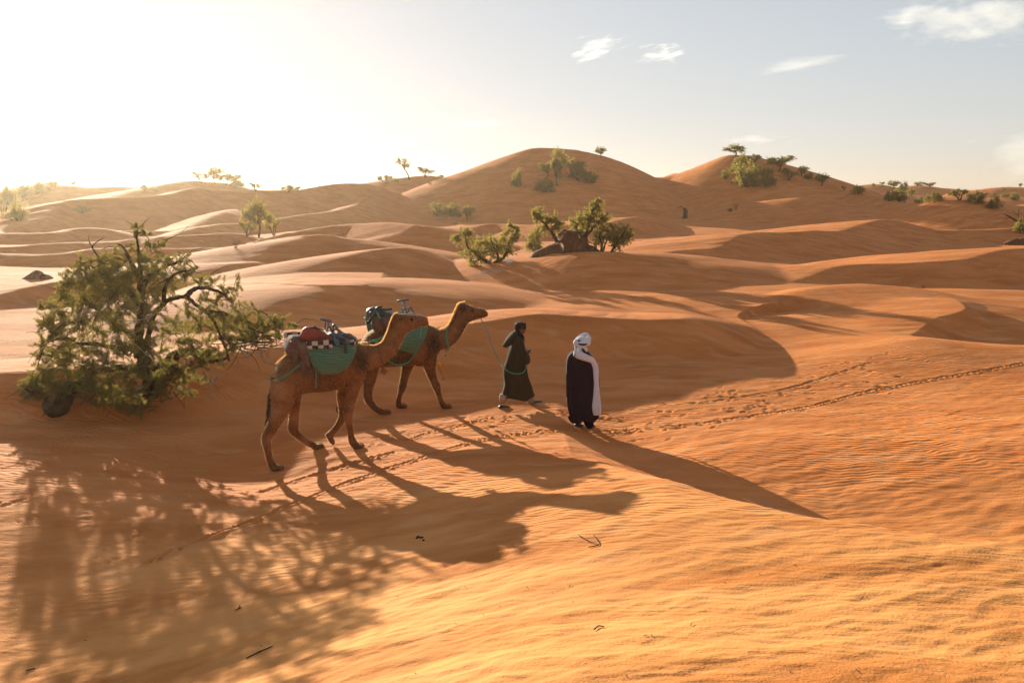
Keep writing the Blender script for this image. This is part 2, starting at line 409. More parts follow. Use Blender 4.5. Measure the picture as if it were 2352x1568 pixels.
# ---- grid: fans out from behind the camera, denser where the photograph looks
rows = list(np.arange(-8, 3, .12)); y = 3.0
while y < 165: rows.append(y); y += .0036 * y + .004
while y < 900: rows.append(y); y *= 1.02
rows = np.array(rows)
cols = np.concatenate([np.linspace(-2.2, -.66, 110)[:-1], np.linspace(-.66, .66, 1280), np.linspace(.66, 2.2, 110)[1:]])
YY, AA = np.meshgrid(rows, cols, indexing='ij'); XX = AA * (YY + 9.0) * .98
def coarse_base(st=6):
    ri = np.unique(np.append(np.arange(0, len(rows), st), len(rows) - 1)); ci = np.unique(np.append(np.arange(0, len(cols), st), len(cols) - 1))
    g = base_h(XX[np.ix_(ri, ci)].ravel(), YY[np.ix_(ri, ci)].ravel()).reshape(len(ri), len(ci))
    g = np.stack([np.interp(cols, cols[ci], q) for q in g])
    a = np.searchsorted(ri, np.arange(len(rows)), side='right') - 1; a = np.clip(a, 0, len(ri) - 2)
    t = ((rows - rows[ri[a]]) / (rows[ri[a + 1]] - rows[ri[a]]))[:, None]
    return g[a] * (1 - t) + g[a + 1] * t
ZZ = height(XX, YY, True, coarse_base())
# dents and ruts pressed into the sheet
Xf, Yf, Zf = XX.ravel(), YY.ravel(), ZZ.ravel().copy()
nr, nc = XX.shape
def window(x0, x1, y0, y1):
    r0 = max(int(np.searchsorted(rows, y0)) - 1, 0); r1 = min(int(np.searchsorted(rows, y1)) + 1, nr)
    ys = rows[r0:r1]
    lo = min(x0 / ((y0 + 9) * .98), x0 / ((y1 + 9) * .98)); hi = max(x1 / ((y0 + 9) * .98), x1 / ((y1 + 9) * .98))
    c0 = max(int(np.searchsorted(cols, lo)) - 1, 0); c1 = min(int(np.searchsorted(cols, hi)) + 1, nc)
    return slice(r0, r1), slice(c0, c1)
ZG = Zf.reshape(nr, nc)
for (x, y, an, ln, wd, dp) in PRINTS:
    rs, cs = window(x - .6, x + .6, y - .6, y + .6)
    dx = XX[rs, cs] - x; dy = YY[rs, cs] - y
    u = (dx * math.cos(an) + dy * math.sin(an)) / ln; v = (-dx * math.sin(an) + dy * math.cos(an)) / wd
    q = u * u + v * v
    ZG[rs, cs] += -dp * np.exp(-(q * 2.2) ** 2) + .35 * dp * np.exp(-((np.sqrt(q) - 1.1) / .35) ** 2)
for P, wd, dp in TRACKS:
    for i in range(len(P) - 1):
        a, b = P[i], P[i + 1]; d = b - a; L2 = d @ d + 1e-12
        rs, cs = window(min(a[0], b[0]) - .3, max(a[0], b[0]) + .3, min(a[1], b[1]) - .3, max(a[1], b[1]) + .3)
        x = XX[rs, cs]; y = YY[rs, cs]
        t = ((x - a[0]) * d[0] + (y - a[1]) * d[1]) / L2
        ok = (t >= 0) & (t < 1)
        e = ((x - a[0]) * -d[1] + (y - a[1]) * d[0]) / math.sqrt(L2)
        e = e + .03 * gnoise(x * 3, y * 3); wob = .85 + .4 * np.abs(gnoise(x * 2.3 + 7, y * 2.3))
        ZG[rs, cs] += np.where(ok, wob * (-dp * np.exp(-(e / wd) ** 2) + .5 * dp * np.exp(-((np.abs(e) - 2.4 * wd) / wd) ** 2)), 0)
me = bpy.data.meshes.new('sand_ground')
verts = np.stack([Xf, Yf, ZG.ravel()], 1).astype(np.float32)
ii = np.arange(nr * nc).reshape(nr, nc)
quads = np.stack([ii[:-1, :-1], ii[:-1, 1:], ii[1:, 1:], ii[1:, :-1]], -1).reshape(-1, 4).astype(np.int32)
me.vertices.add(len(verts)); me.vertices.foreach_set('co', verts.ravel())
me.loops.add(quads.size); me.loops.foreach_set('vertex_index', quads.ravel())
me.polygons.add(len(quads)); me.polygons.foreach_set('loop_start', np.arange(0, quads.size, 4, dtype=np.int32))
me.polygons.foreach_set('use_smooth', np.ones(len(quads), dtype=bool))
me.update(calc_edges=True)
# crust patches: pale salty clay showing between the dunes (real colour of the ground)
def blob(px, py, rx, ry):
    p = hit(px, py); q = hit(px + rx, py); s = hit(px, py - ry)
    return p.x, p.y, abs(q.x - p.x), min(max(abs(s.y - p.y), .3), .45 * abs(q.x - p.x))
crust = np.zeros(nr * nc)
for spec in ((1700,636,60,4),(1760,640,50,4),(2330,668,40,4),(60,628,70,12),(90,705,60,10),(30,690,60,10),(960,668,60,10),(1120,625,40,5)):
    x, y, rx, ry = blob(*spec)
    q = ((Xf - x) / rx) ** 2 + ((Yf - y) / ry) ** 2
    crust = np.maximum(crust, np.clip(1.4 - q, 0, 1) * np.clip(.5 + 1.6 * gnoise(Xf * .5, Yf * .9), 0, 1))
at_ = me.attributes.new('crust', 'FLOAT', 'POINT'); at_.data.foreach_set('value', crust.astype(np.float32))
# ------------------------------------------------------------ sand material
def sand_material():
    m, nt = newmat('sand'); L = nt.links.new
    out = N(nt, 'ShaderNodeOutputMaterial'); p = N(nt, 'ShaderNodeBsdfPrincipled')
    p.inputs['Roughness'].default_value = .9; p.inputs['Specular IOR Level'].default_value = 0.06
    geo = N(nt, 'ShaderNodeNewGeometry')
    def noise(scale, det=4, vec=None, rough=.5):
        n = N(nt, 'ShaderNodeTexNoise'); n.inputs['Scale'].default_value = scale; n.inputs['Detail'].default_value = det
        n.inputs['Roughness'].default_value = rough
        L(vec or geo.outputs['Position'], n.inputs['Vector']); return n.outputs['Fac']
    def mrange(x, a, b, c=0., d=1.):
        r = N(nt, 'ShaderNodeMapRange'); r.inputs[1].default_value = a; r.inputs[2].default_value = b
        r.inputs[3].default_value = c; r.inputs[4].default_value = d; L(x, r.inputs[0]); return r.outputs[0]
    def math_(op, x, y=None):
        n = N(nt, 'ShaderNodeMath', operation=op)
        for i, v in enumerate((x, y)):
            if v is None: continue
            if isinstance(v, (int, float)): n.inputs[i].default_value = v
            else: L(v, n.inputs[i])
        return n.outputs[0]
    def mixc(f, a, b):
        n = N(nt, 'ShaderNodeMix', data_type='RGBA')
        if isinstance(f, (int, float)): n.inputs[0].default_value = f
        else: L(f, n.inputs[0])
        for i, v in ((6, a), (7, b)):
            if isinstance(v, tuple): n.inputs[i].default_value = (*v, 1)
            else: L(v, n.inputs[i])
        return n.outputs[2]
    st = N(nt, 'ShaderNodeMapping'); st.inputs['Rotation'].default_value = (0, 0, -.35); st.inputs['Scale'].default_value = (.35, 1, 1)
    L(geo.outputs['Position'], st.inputs[0])
    # coarse grains gather in dark patches, fine blown sand in pale streaks
    patch = noise(.9, 5, st.outputs[0], .6)
    streak = noise(2.6, 4, st.outputs[0], .55)
    c = mixc(mrange(patch, .38, .66), SAND_A, SAND_B)
    c = mixc(mrange(streak, .52, .74, 0, .55), c, SAND_C)
    sp0 = N(nt, 'ShaderNodeSeparateXYZ'); L(geo.outputs['Position'], sp0.inputs[0])
    nearf = mrange(sp0.outputs['Y'], 6.5, 12, .75, 0)                      # sand colour turns more golden towards the camera
    gold = mixc(mrange(patch, .44, .64), SAND_GOLD, SAND_COARSE)
    c = mixc(nearf, c, gold); c = mixc(mrange(streak, .55, .74, 0, .4), c, SAND_C)
    far = noise(.06, 3)
    c = mixc(mrange(far, .35, .65, 0, .35), c, SAND_D)
    gr = N(nt, 'ShaderNodeTexNoise'); gr.inputs['Scale'].default_value = 75; gr.inputs['Detail'].default_value = 2
    L(geo.outputs['Position'], gr.inputs['Vector'])
    c = mixc(math_('MULTIPLY', mrange(gr.outputs['Fac'], .58, .72), mrange(patch, .42, .62, 0, .35)), c, SAND_E)
    at = N(nt, 'ShaderNodeAttribute'); at.attribute_name = 'crust'
    c = mixc(math_('MULTIPLY', at.outputs['Fac'], .5), c, SAND_SALT)
    L(c, p.inputs['Base Color'])
    # wind ripples
    wp = N(nt, 'ShaderNodeTexNoise'); wp.inputs['Scale'].default_value = .55; wp.inputs['Detail'].default_value = 3
    L(geo.outputs['Position'], wp.inputs['Vector'])
    ad = N(nt, 'ShaderNodeVectorMath', operation='MULTIPLY_ADD')
    L(wp.outputs['Color'], ad.inputs[0]); ad.inputs[1].default_value = (1.3, 1.3, .3); L(geo.outputs['Position'], ad.inputs[2])
    def wave(rot, scale, dist):
        mp = N(nt, 'ShaderNodeMapping'); mp.inputs['Rotation'].default_value = (0, 0, rot); L(ad.outputs[0], mp.inputs[0])
        w = N(nt, 'ShaderNodeTexWave', wave_type='BANDS', bands_direction='Y', wave_profile='SIN')
        w.inputs['Scale'].default_value = scale; w.inputs['Distortion'].default_value = dist; w.inputs['Detail'].default_value = 2
        w.inputs['Detail Scale'].default_value = 1.2
        L(mp.outputs[0], w.inputs['Vector']); return w.outputs['Fac']
    w1 = wave(.22, 2.6, 3.0)
    w2 = wave(.15, 1.1, 3.5)
    msk = mrange(noise(.16, 2), .40, .58, .12, 1)
    sep = N(nt, 'ShaderNodeSeparateXYZ'); L(geo.outputs['Position'], sep.inputs[0])
    calm = mrange(sep.outputs['Y'], 7.0, 11.0, .15, 1)
    farw = mrange(sep.outputs['Y'], 30, 60, 0, 1)
    wv = math_('ADD', math_('MULTIPLY', w1, mrange(sep.outputs['Y'], 25, 45, 1, 0)), math_('MULTIPLY', w2, math_('MULTIPLY', farw, 2.0)))
    hgt = math_('MULTIPLY', math_('MULTIPLY', wv, msk), math_('MULTIPLY', calm, .016))
    lump = noise(5, 5, st.outputs[0], .6)
    grain = noise(45, 3)
    pit = mrange(gr.outputs['Fac'], .55, .75)
    hgt = math_('ADD', hgt, math_('MULTIPLY', lump, .022))
    hgt = math_('ADD', hgt, math_('MULTIPLY', grain, .006))
    hgt = math_('SUBTRACT', hgt, math_('MULTIPLY', pit, math_('MULTIPLY', mrange(patch, .42, .62), .003)))
    b = N(nt, 'ShaderNodeBump'); b.inputs['Strength'].default_value = 1; b.inputs['Distance'].default_value = 1.0
    L(hgt, b.inputs['Height']); L(b.outputs[0], p.inputs['Normal'])
    L(p.outputs[0], out.inputs[0])
    return m
SAND_A = (.70, .248, .074); SAND_B = (.51, .155, .036); SAND_C = (.73, .335, .132); SAND_D = (.60, .192, .056); SAND_E = (.18, .056, .015); SAND_SALT = (.62, .38, .23); SAND_GOLD = (.71, .33, .102); SAND_COARSE = (.47, .175, .042)
SAND = sand_material()
me.materials.append(SAND)
gob = bpy.data.objects.new('sand_ground', me); COL.objects.link(gob)
tag(gob, kind='structure')
# ============================================================ PLANTS
LEAF_NEAR = simple('tamarisk foliage', (.105, .083, .024), (.15, .122, .04), 3.0, .8, trans=.5, tcol=(.34, .27, .06))
LEAF_FAR = simple('desert scrub foliage', (.15, .125, .030), (.21, .175, .046), .8, .75, trans=.45, tcol=(.46, .37, .08))
LEAF_DRY = simple('dry scrub foliage', (.13, .085, .035), (.17, .12, .06), 1.0, .8, trans=.3, tcol=(.2, .13, .05))
BARK = simple('bark', (.050, .024, .012), (.095, .05, .027), 9, .9, .03, 22, stretch=(1, 1, .25))
BARK_PALE = simple('bleached twig', (.22, .17, .12), (.30, .24, .17), 9, .8)
EARTH = simple('root bound earth', (.12, .040, .013), (.19, .070, .024), 1.6, .95, .25, 3)
class Leaves:
    def __init__(s): s.v = []; s.f = []
    def spray(s, p, d, l, w, rr):
        d = d.normalized()
        a = d.cross(Vector((rr.uniform(-1, 1), rr.uniform(-1, 1), rr.uniform(-1, 1))))
        if a.length < 1e-4: a = Vector((1, 0, 0))
        a.normalize(); b = len(s.v)
        s.v += [p - a * (w * .25), p + d * (l * .5) - a * (w * .5), p + d * l, p + d * (l * .55) + a * (w * .5)]
        s.f.append((b, b + 1, b + 2, b + 3))
def rvec(rr, up=0.0):
    while True:
        v = Vector((rr.uniform(-1, 1), rr.uniform(-1, 1), rr.uniform(-1, 1)))
        if .05 < v.length < 1:
            v.normalize(); v.z += up; return v.normalized()
def clump(L, wood, c, r, rr, twigs, per, leaf, lw, droop=.0, from_pt=None, tw=.003, up=.15):
    """a tuft: twigs radiating from c, each carrying thin leaf sprays"""
    for _ in range(twigs):
        d = rvec(rr, up); ln = r * rr.uniform(.55, 1.15)
        pts = []; p = Vector(c) + rvec(rr) * r * .2
        for j in range(5):
            pts.append(p.copy()); p = p + d * (ln / 4); d = (d + Vector((rr.gauss(0, .12), rr.gauss(0, .12), rr.gauss(0, .12) - droop))).normalized()
        if wood is not None and tw > 0: wood.tube(pts, [tw * 1.3, tw, tw * .8, tw * .6, tw * .4], 4, False)
        for k in range(per):
            t = (rr.random() ** .7) * 3.999; i = int(t); q = pts[i].lerp(pts[i + 1], t - i)
            dd = (pts[i + 1] - pts[i]).normalized() * .8 + rvec(rr) * .75
            L.spray(q + rvec(rr) * r * .06, dd, leaf * rr.uniform(.5, 1.2), lw * rr.uniform(.7, 1.3), rr)
def limb(wood, a, b, r0, r1, rr, bend=.12, n=6):
    a = Vector(a); b = Vector(b); d = b - a; o = rvec(rr) * d.length * bend; pts = []; rad = []
    for i in range(n):
        t = i / (n - 1); p = a + d * t + o * math.sin(math.pi * t) + rvec(rr) * d.length * .02 * (0 < i < n - 1)
        pts.append(p); rad.append(r0 + (r1 - r0) * t)
    wood.tube(pts, rad, 6, False); return pts
def make_variant(seed, kind):
    """unit-height plant: (leaf verts, leaf faces, wood verts, wood faces)"""
    rr = random.Random(seed); L = Leaves(); Wd = MB(); tips = []
    if kind == 'round':
        for i in range(7):
            an = i * 2.4 + rr.uniform(-.4, .4); q = Vector((math.cos(an) * rr.uniform(.15, .42), math.sin(an) * rr.uniform(.15, .42), rr.uniform(.35, .85)))
            limb(Wd, (rr.uniform(-.04, .04), rr.uniform(-.04, .04), -.05), q, .022, .009, rr); tips.append((q, rr.uniform(.16, .26)))
        for i in range(6):
            an = rr.uniform(0, 6.28); tips.append((Vector((math.cos(an) * .36, math.sin(an) * .36, rr.uniform(.1, .35))), rr.uniform(.14, .22)))
        tw, per, lf = 20, 36, .075
    elif kind == 'tree':
        fork = Vector((rr.uniform(-.08, .08), rr.uniform(-.05, .05), rr.uniform(.22, .34)))
        limb(Wd, (0, 0, -.06), fork, .036, .026, rr)
        for i in range(6):
            an = i * 1.05 + rr.uniform(-.3, .3); q = Vector((math.cos(an) * rr.uniform(.15, .38), math.sin(an) * rr.uniform(.12, .3), rr.uniform(.5, .9)))
            pts = limb(Wd, fork, q, .02, .008, rr, .16); tips.append((q, rr.uniform(.11, .19)))
            m = pts[3]; q2 = m + rvec(rr, .4) * .2; limb(Wd, m, q2, .009, .005, rr); tips.append((q2, rr.uniform(.09, .15)))
        tw, per, lf = 18, 34, .062
    elif kind == 'open':
        for i in range(5):
            an = i * 1.26 + rr.uniform(-.4, .4); f = Vector((math.cos(an) * .12, math.sin(an) * .1, rr.uniform(.2, .35)))
            limb(Wd, (rr.uniform(-.05, .05), 0, -.05), f, .024, .016, rr)
            for j in range(3):
                q = f + Vector((math.cos(an) * rr.uniform(.05, .35), math.sin(an) * rr.uniform(.05, .3), rr.uniform(.15, .55)))
                pts = limb(Wd, f, q, .013, .005, rr, .14); tips.append((q, rr.uniform(.07, .13)))
                for w in range(2): limb(Wd, pts[3], pts[3] + rvec(rr, .3) * .2, .005, .002, rr)
        tw, per, lf = 16, 28, .052
    elif kind == 'wide':
        for i in range(11):
            an = rr.uniform(0, 6.28); rd = rr.uniform(.2, 1.0); q = Vector((math.cos(an) * rd, math.sin(an) * rd * .6, rr.uniform(.25, .8) * (1.1 - .4 * rd)))
            limb(Wd, (q.x * .3, q.y * .3, -.06), q, .024, .01, rr); tips.append((q, rr.uniform(.22, .34)))
        tw, per, lf = 18, 32, .10
    elif kind == 'lean':
        p1 = Vector((-.14, 0, .32)); p2 = Vector((-.28, 0, .52)); limb(Wd, (0, 0, -.06), p1, .03, .022, rr, .06); limb(Wd, p1, p2, .022, .014, rr, .1)
        for i in range(9):
            q = p2 + Vector((rr.uniform(-.22, .26), rr.uniform(-.18, .18), rr.uniform(.0, .42))); limb(Wd, p2 if i % 2 else p1.lerp(p2, .5), q, .01, .004, rr, .14)
            tips.append((q, rr.uniform(.06, .11)))
        tw, per, lf = 14, 24, .042
    else:   # 'dry': mostly bare twigs
        for i in range(9):
            q = Vector((rr.uniform(-.5, .5), rr.uniform(-.3, .3), rr.uniform(.5, 1))); pts = limb(Wd, (rr.uniform(-.08, .08), 0, -.05), q, .018, .004, rr, .16)
            for w in range(3): limb(Wd, pts[2 + w], pts[2 + w] + rvec(rr, .5) * .22, .007, .002, rr)
            if i % 3 == 0: tips.append((q, .1))
        tw, per, lf = 6, 6, .05
    for c, r in tips: clump(L, Wd, c, r * 1.55, rr, tw, per, lf, lf * .26, .04, tw=.0018)
    return L, Wd
VARS = {}
for kd, n in (('round', 3), ('tree', 3), ('open', 2), ('wide', 2), ('lean', 1), ('dry', 2)):
    for i in range(n):
        L, Wd = make_variant(100 + 17 * i + len(kd) * 7, kd)
        cm = bpy.data.meshes.new('crown'); cm.from_pydata([tuple(v) for v in L.v], [], L.f); cm.materials.append(LEAF_DRY if kd == 'dry' else LEAF_FAR)
        tm = bpy.data.meshes.new('trunk'); tm.from_pydata([tuple(v) for v in Wd.v], [], Wd.f); tm.materials.append(BARK)
        tm.polygons.foreach_set('use_smooth', np.ones(len(tm.polygons), dtype=bool))
        VARS[(kd, i)] = (cm, tm)
_pr = random.Random(3)
def bush(px, py, h, w, kind, var, label, name='desert_shrub', cat='shrub', group=None, turn=None, sink=0.0):
    p = hit(px, py); H = h * p.y / F0 * 1.03; Wd_ = w * p.y / F0
    cm, tm = VARS[(kind, var)]
    half = {'round': .55, 'tree': .48, 'open': .45, 'wide': 1.15, 'lean': .33, 'dry': .5}[kind]
    e = empty(name, (p.x, p.y, p.z - sink * H)); sx = Wd_ / (2 * half)
    e.scale = (sx, sx, H); e.rotation_euler = (0, 0, (_pr.uniform(-.5, .5) if turn is None else turn))
    for nm, me_ in (('crown', cm), ('trunk', tm)):
        o = bpy.data.objects.new(nm, me_); COL.objects.link(o); o.parent = e
    tag(e, label, cat, group)
    return e
G1 = 'bushes on the hazy skyline dunes at the left'
G2 = 'bushes growing on the tall middle dune'
G3 = 'bushes growing on the second peak at the right'
G4 = 'bushes on the far low dunes at the right edge'
G5 = 'bushes in the hollow in front of the tall dune'
T = [
 (6,488,54,100,'wide',0,'hazy spreading bush cut by the left edge of the photo below the skyline',G1),
 (44,462,34,74,'wide',0,'hazy low bush on the skyline slope just right of the left edge',G1),
 (44,506,34,80,'wide',1,'faint spreading bush low on the far left slope, beneath the others',G1),
 (82,446,26,66,'wide',0,'hazy wide bush near the top of the far left hill',G1),
 (122,428,13,40,'wide',1,'small bush crowning the rounded far left hilltop',G1),
 (169,430,13,13,'tree',0,'tiny lone tree on the skyline right of the far left hill',G1),
 (188,488,17,66,'wide',1,'faint ground-hugging scrub on the hazy face of the long left dune',G1),
 (331,441,18,15,'tree',1,'tiny upright tree in the skyline dip left of the bushy knoll',G1),
 (359,440,9,13,'round',2,'very small shrub in the skyline dip beside the bushy knoll',G1),
 (462,420,25,36,'open',0,'airy bush at the left end of the row on the bright knoll',G1),
 (495,421,33,38,'tree',2,'tallest bush of the row on the bright knoll',G1),
 (519,424,27,30,'open',1,'airy bush right of the tallest one on the bright knoll',G1),
 (541,432,28,38,'round',1,'dark round bush at the right end of the row on the knoll',G1),
 (587,439,19,26,'open',0,'small open bush just right of the bright knoll',G1),
 (660,441,15,46,'wide',0,'low flat bush on the skyline where the long left dune dips',G1),
 (684,440,12,16,'tree',0,'tiny bush at the right end of the flat skyline shrub',G1),
 (941,411,52,36,'lean',0,'slender tree with a bent bare trunk leaning left against the bright sky','',),
 (886,423,23,34,'open',1,'pale twiggy shrub at the left foot of the knoll with the leaning tree',G1),
 (909,418,9,26,'wide',1,'low scrub between the twiggy shrub and the leaning tree',G1),
 (977,407,23,36,'open',0,'feathery bush on top of the knoll right of the leaning tree',G1),
 (1012,410,8,22,'wide',0,'tiny low scrub on the right shoulder of the leaning tree knoll',G1),
 (988,424,12,18,'dry',0,'brown dead scrub on the shaded face of the leaning tree knoll',G1),
 (592,545,86,74,'tree',1,'tall open tree with a dark trunk among the left dune crests',''),
 (628,541,48,34,'open',1,'thin sapling right beside the tall tree among the left dune crests',''),
 (568,544,34,34,'open',0,'low twiggy bush left at the foot of the tall tree',''),
 (541,570,22,24,'dry',0,'small dead bush on the bright crest below the tall tree',''),
 (1185,428,36,28,'round',0,'small upright bush at the left on the face of the tall middle dune',G2),
 (1255,410,38,40,'tree',0,'bush with a bare slanting stem left of the yellow-green tree on the tall dune',G2),
 (1281,428,74,42,'tree',2,'tallest yellow-green tree on the face of the tall middle dune',G2),
 (1250,441,30,44,'round',2,'pale low bush at the foot of the tall dune tree',G2),
 (1327,414,40,52,'round',1,'dark dense bush right of the tree on the tall dune face',G2),
 (1359,421,25,40,'wide',1,'low dark bush tucked against the dense one on the tall dune face',G2),
 (1378,362,24,28,'tree',1,'single small tree on the skyline at the right shoulder of the tall dune',G2),
 (1004,496,27,30,'round',1,'left one of three small bushes in the dip below the tall dune',G5),
 (1036,496,28,36,'round',2,'middle and fullest of three small bushes in the dip below the tall dune',G5),
 (1054,499,11,14,'wide',0,'tiny sprig beside the fullest bush in the dip below the tall dune',G5),
 (1075,506,29,30,'tree',2,'right one of three small bushes in the dip, tree shaped with a stem',G5),
 (1047,516,16,24,'dry',1,'dry brown scrub below the three small bushes in the dip',G5),
 (1686,359,26,52,'tree',1,'windswept bush sitting on the very tip of the second peak',G3),
 (1694,398,40,38,'round',0,'bright green bush high on the face of the second peak',G3),
 (1713,429,56,56,'round',2,'largest bright green bush low on the face of the second peak',G3),
 (1665,411,17,18,'round',1,'tiny bush left of the bright green pair on the second peak',G3),
 (1761,428,38,38,'round',1,'dull grey-green bush right of the largest bright one',G3),
 (1731,380,28,38,'open',1,'thin bush on the ridge just right of the second peak',G3),
 (1787,394,36,62,'tree',0,'broad dark bush on the descending ridge of the second peak',G3),
 (1812,414,28,38,'open',0,'open bush below the ridge right of the broad dark one',G3),
 (1843,404,20,26,'tree',2,'small bush on the ridge between the broad dark one and the lone one',G3),
 (1856,411,13,22,'round',0,'tiny bush just right of the small ridge bush of the second peak',G3),
 (1886,427,28,34,'tree',1,'lone dark tree at the right foot of the second peak ridge',G3),
 (1691,481,17,22,'dry',1,'small dry sprig on the dark slope below the second peak',''),
 (1676,486,7,20,'wide',0,'ground-hugging scrub patch left of the dry sprig on the dark slope',''),
 (1938,437,10,12,'open',0,'tiny bush at the left end of the far right dunes',G4),
 (1970,446,18,52,'wide',0,'long pale bush on the near slope of the far right dunes',G4),
 (2006,428,6,8,'round',1,'speck of a bush on the left rise of the far right skyline',G4),
 (2026,427,9,13,'tree',0,'small bush at the top of the left far right dune',G4),
 (2051,434,19,32,'tree',1,'widest bush on the skyline of the far right dunes',G4),
 (2073,440,20,22,'round',0,'dull bush just behind the widest skyline one at the far right',G4),
 (2042,462,22,21,'round',2,'bright green round bush in front of the far right dunes, left one of a pair',G4),
 (2065,464,25,38,'round',1,'duller broader bush of the pair in front of the far right dunes',G4),
 (2093,448,17,24,'wide',1,'grey bush behind the pair in front of the far right dunes',G4),
 (2110,431,12,26,'tree',2,'left one of two flat-topped trees on the far right skyline',G4),
 (2134,433,14,26,'tree',0,'right one of two flat-topped trees on the far right skyline',G4),
 (2142,466,21,60,'wide',0,'broad low bush in the dip left of the smooth round dune top',G4),
 (2110,466,13,20,'round',0,'little bush at the left edge of the broad low one',G4),
 (2203,460,29,42,'open',1,'tall thin bush standing behind the smooth round dune top',G4),
 (2240,467,27,38,'round',2,'rich green bush right behind the smooth round dune top',G4),
 (2280,479,25,28,'round',0,'bush with a bright green base right of the smooth round dune top',G4),
 (2301,475,13,18,'dry',0,'bare grey scrub right of the bush with a bright base',G4),
 (2304,440,10,12,'open',0,'tiny upright bush on the skyline near the right edge',G4),
 (2343,431,9,9,'tree',2,'speck of a tree on the skyline at the right edge',G4),
 (2330,460,15,22,'round',1,'round bush halfway down the slope at the right edge',G4),
 (2309,454,11,24,'wide',1,'flat bush left of the round one on the right edge slope',G4),
 (2281,451,8,18,'wide',0,'small flat bush on the slope below the tiny upright skyline one',G4),
 (1225,577,54,42,'round',0,'pale green bush at the left foot of the eroded earth mound',G5),
 (2344,536,34,28,'round',2,'green low bush at the right edge beneath bare branches',''),
 (2121,662,9,14,'dry',1,'pale dry grass tuft on the sunlit dome at the right',''),
]
for t in T:
    px, py, h, w, kd, vr, lb, gp = t
    nm, ct = {'tree': ('desert_tree', 'tree'), 'lean': ('leaning_tree', 'tree'), 'dry': ('dry_shrub', 'shrub')}.get(kd, ('desert_shrub', 'shrub'))
    if 'grass tuft' in lb: nm, ct = 'grass_tuft', 'grass'
    if 'bush' in lb or 'scrub' in lb or 'shrub' in lb: ct = 'shrub'; nm = 'dry_shrub' if kd == 'dry' else 'desert_shrub'
    bush(px, py, h, w, kd, vr, lb, nm, ct, gp or None, turn=0.0 if kd == 'lean' else None)
# ------------------------------------------------------------ plants shaped one by one
def shaped(name, label, cat, basepx, depth, stems, clumps, leafmat, leaf, twigs, per, group=None, seed=1, spread=.8, twr=.004, lw=.34, droop=.05):
    """stems: list of ([(px,py,dy)...], r0, r1); clumps: (px, py, radius px, dy)"""
    rr = random.Random(seed); L = Leaves(); Wd = MB(); b = at(basepx[0], basepx[1], depth); zg = ground(b.x, b.y)
    sc = depth / F0
    for pts, r0, r1 in stems:
        P = [at(q[0], q[1], depth + q[2]) for q in pts]; P = [Vector(p) for p in smoothline([tuple(p) for p in P], 5)]
        P = [p + rvec(rr) * (r0 * .25 if 0 < i else 0) for i, p in enumerate(P)]
        n = len(P); Wd.tube(P, [.62 * (r0 + (r1 - r0) * (i / (n - 1))) for i in range(n)], 8, True)
    cen = []
    for q in clumps:
        c = at(q[0], q[1], depth + q[3]); r = q[2] * sc
        g = ground(c.x, c.y)
        if c.z < g + r * .3: c.z = g + r * .3
        cen.append((c, r))
        f = q[4] if len(q) > 4 else 1.0
        clump(L, Wd, c, r * 1.65, rr, int(twigs * f * 1.25), int(per * 1.9), leaf * .6, leaf * lw * .38, droop, tw=twr * .6)
    e = empty(name, (b.x, b.y, zg)); tag(e, label, cat, group)
    cr = mesh_obj('crown', L.v, L.f, leafmat, None, False); rel(cr, e)
    Wd.build('trunk', BARK, e)
    return e
# the multi-stemmed bush in the middle hollow
P14 = hit(1120, 606)
shaped('desert_shrub', 'wide multi-stemmed yellow-green bush at the end of the pale hollow left of the earth mound', 'shrub', (1120, 606), P14.y,
 [([(1128,608,0),(1095,585,.2),(1073,565,.3),(1065,533,.3)], .16, .05), ([(1134,606,0),(1145,590,-.2),(1130,560,-.2),(1126,535,0)], .12, .04), ([(1140,606,0),(1165,580,.3),(1172,550,.4),(1190,528,.3)], .16, .05), ([(1120,606,0),(1105,595,.5),(1090,590,.8)], .1, .05)],
 [(1060,540,14,.3),(1052,552,9,.2),(1078,533,8,.3),(1072,582,14,.5),(1080,598,12,.2),(1090,575,18,0),(1103,560,16,.4),(1115,575,20,-.3),(1118,557,14,.6),(1130,585,16,.2),(1143,560,15,-.3),(1150,577,16,.4),(1166,575,12,.2),(1160,548,12,.3),(1172,535,12,.3),(1178,522,9,.2),(1188,537,8,.4),(1100,596,14,-.2),(1110,588,18,.6),(1178,552,9,.1)],
 LEAF_FAR, .26, 11, 22, G5, 5, twr=.012)
PM = hit(1300, 583)
dm = PM.y + 1.5
shaped('desert_tree', 'tree leaning left with two tufts, rooted on the left side of the eroded earth mound', 'tree', (1281, 566), dm,
 [([(1284,572,0),(1280,560,0),(1271,540,0),(1262,528,.1),(1248,510,.2),(1234,497,.2)], .2, .06), ([(1266,532,0),(1276,515,-.1),(1280,500,-.1)], .1, .04)],
 [(1226,490,10,.1),(1238,487,12,.3),(1246,500,12,.2),(1256,513,9,.2),(1262,508,8,.3),(1276,503,11,-.1),(1284,514,9,-.2),(1278,525,9,-.2),(1248,526,8,.3),(1236,506,8,0)], LEAF_FAR, .24, 10, 20, G5, 6, twr=.012)
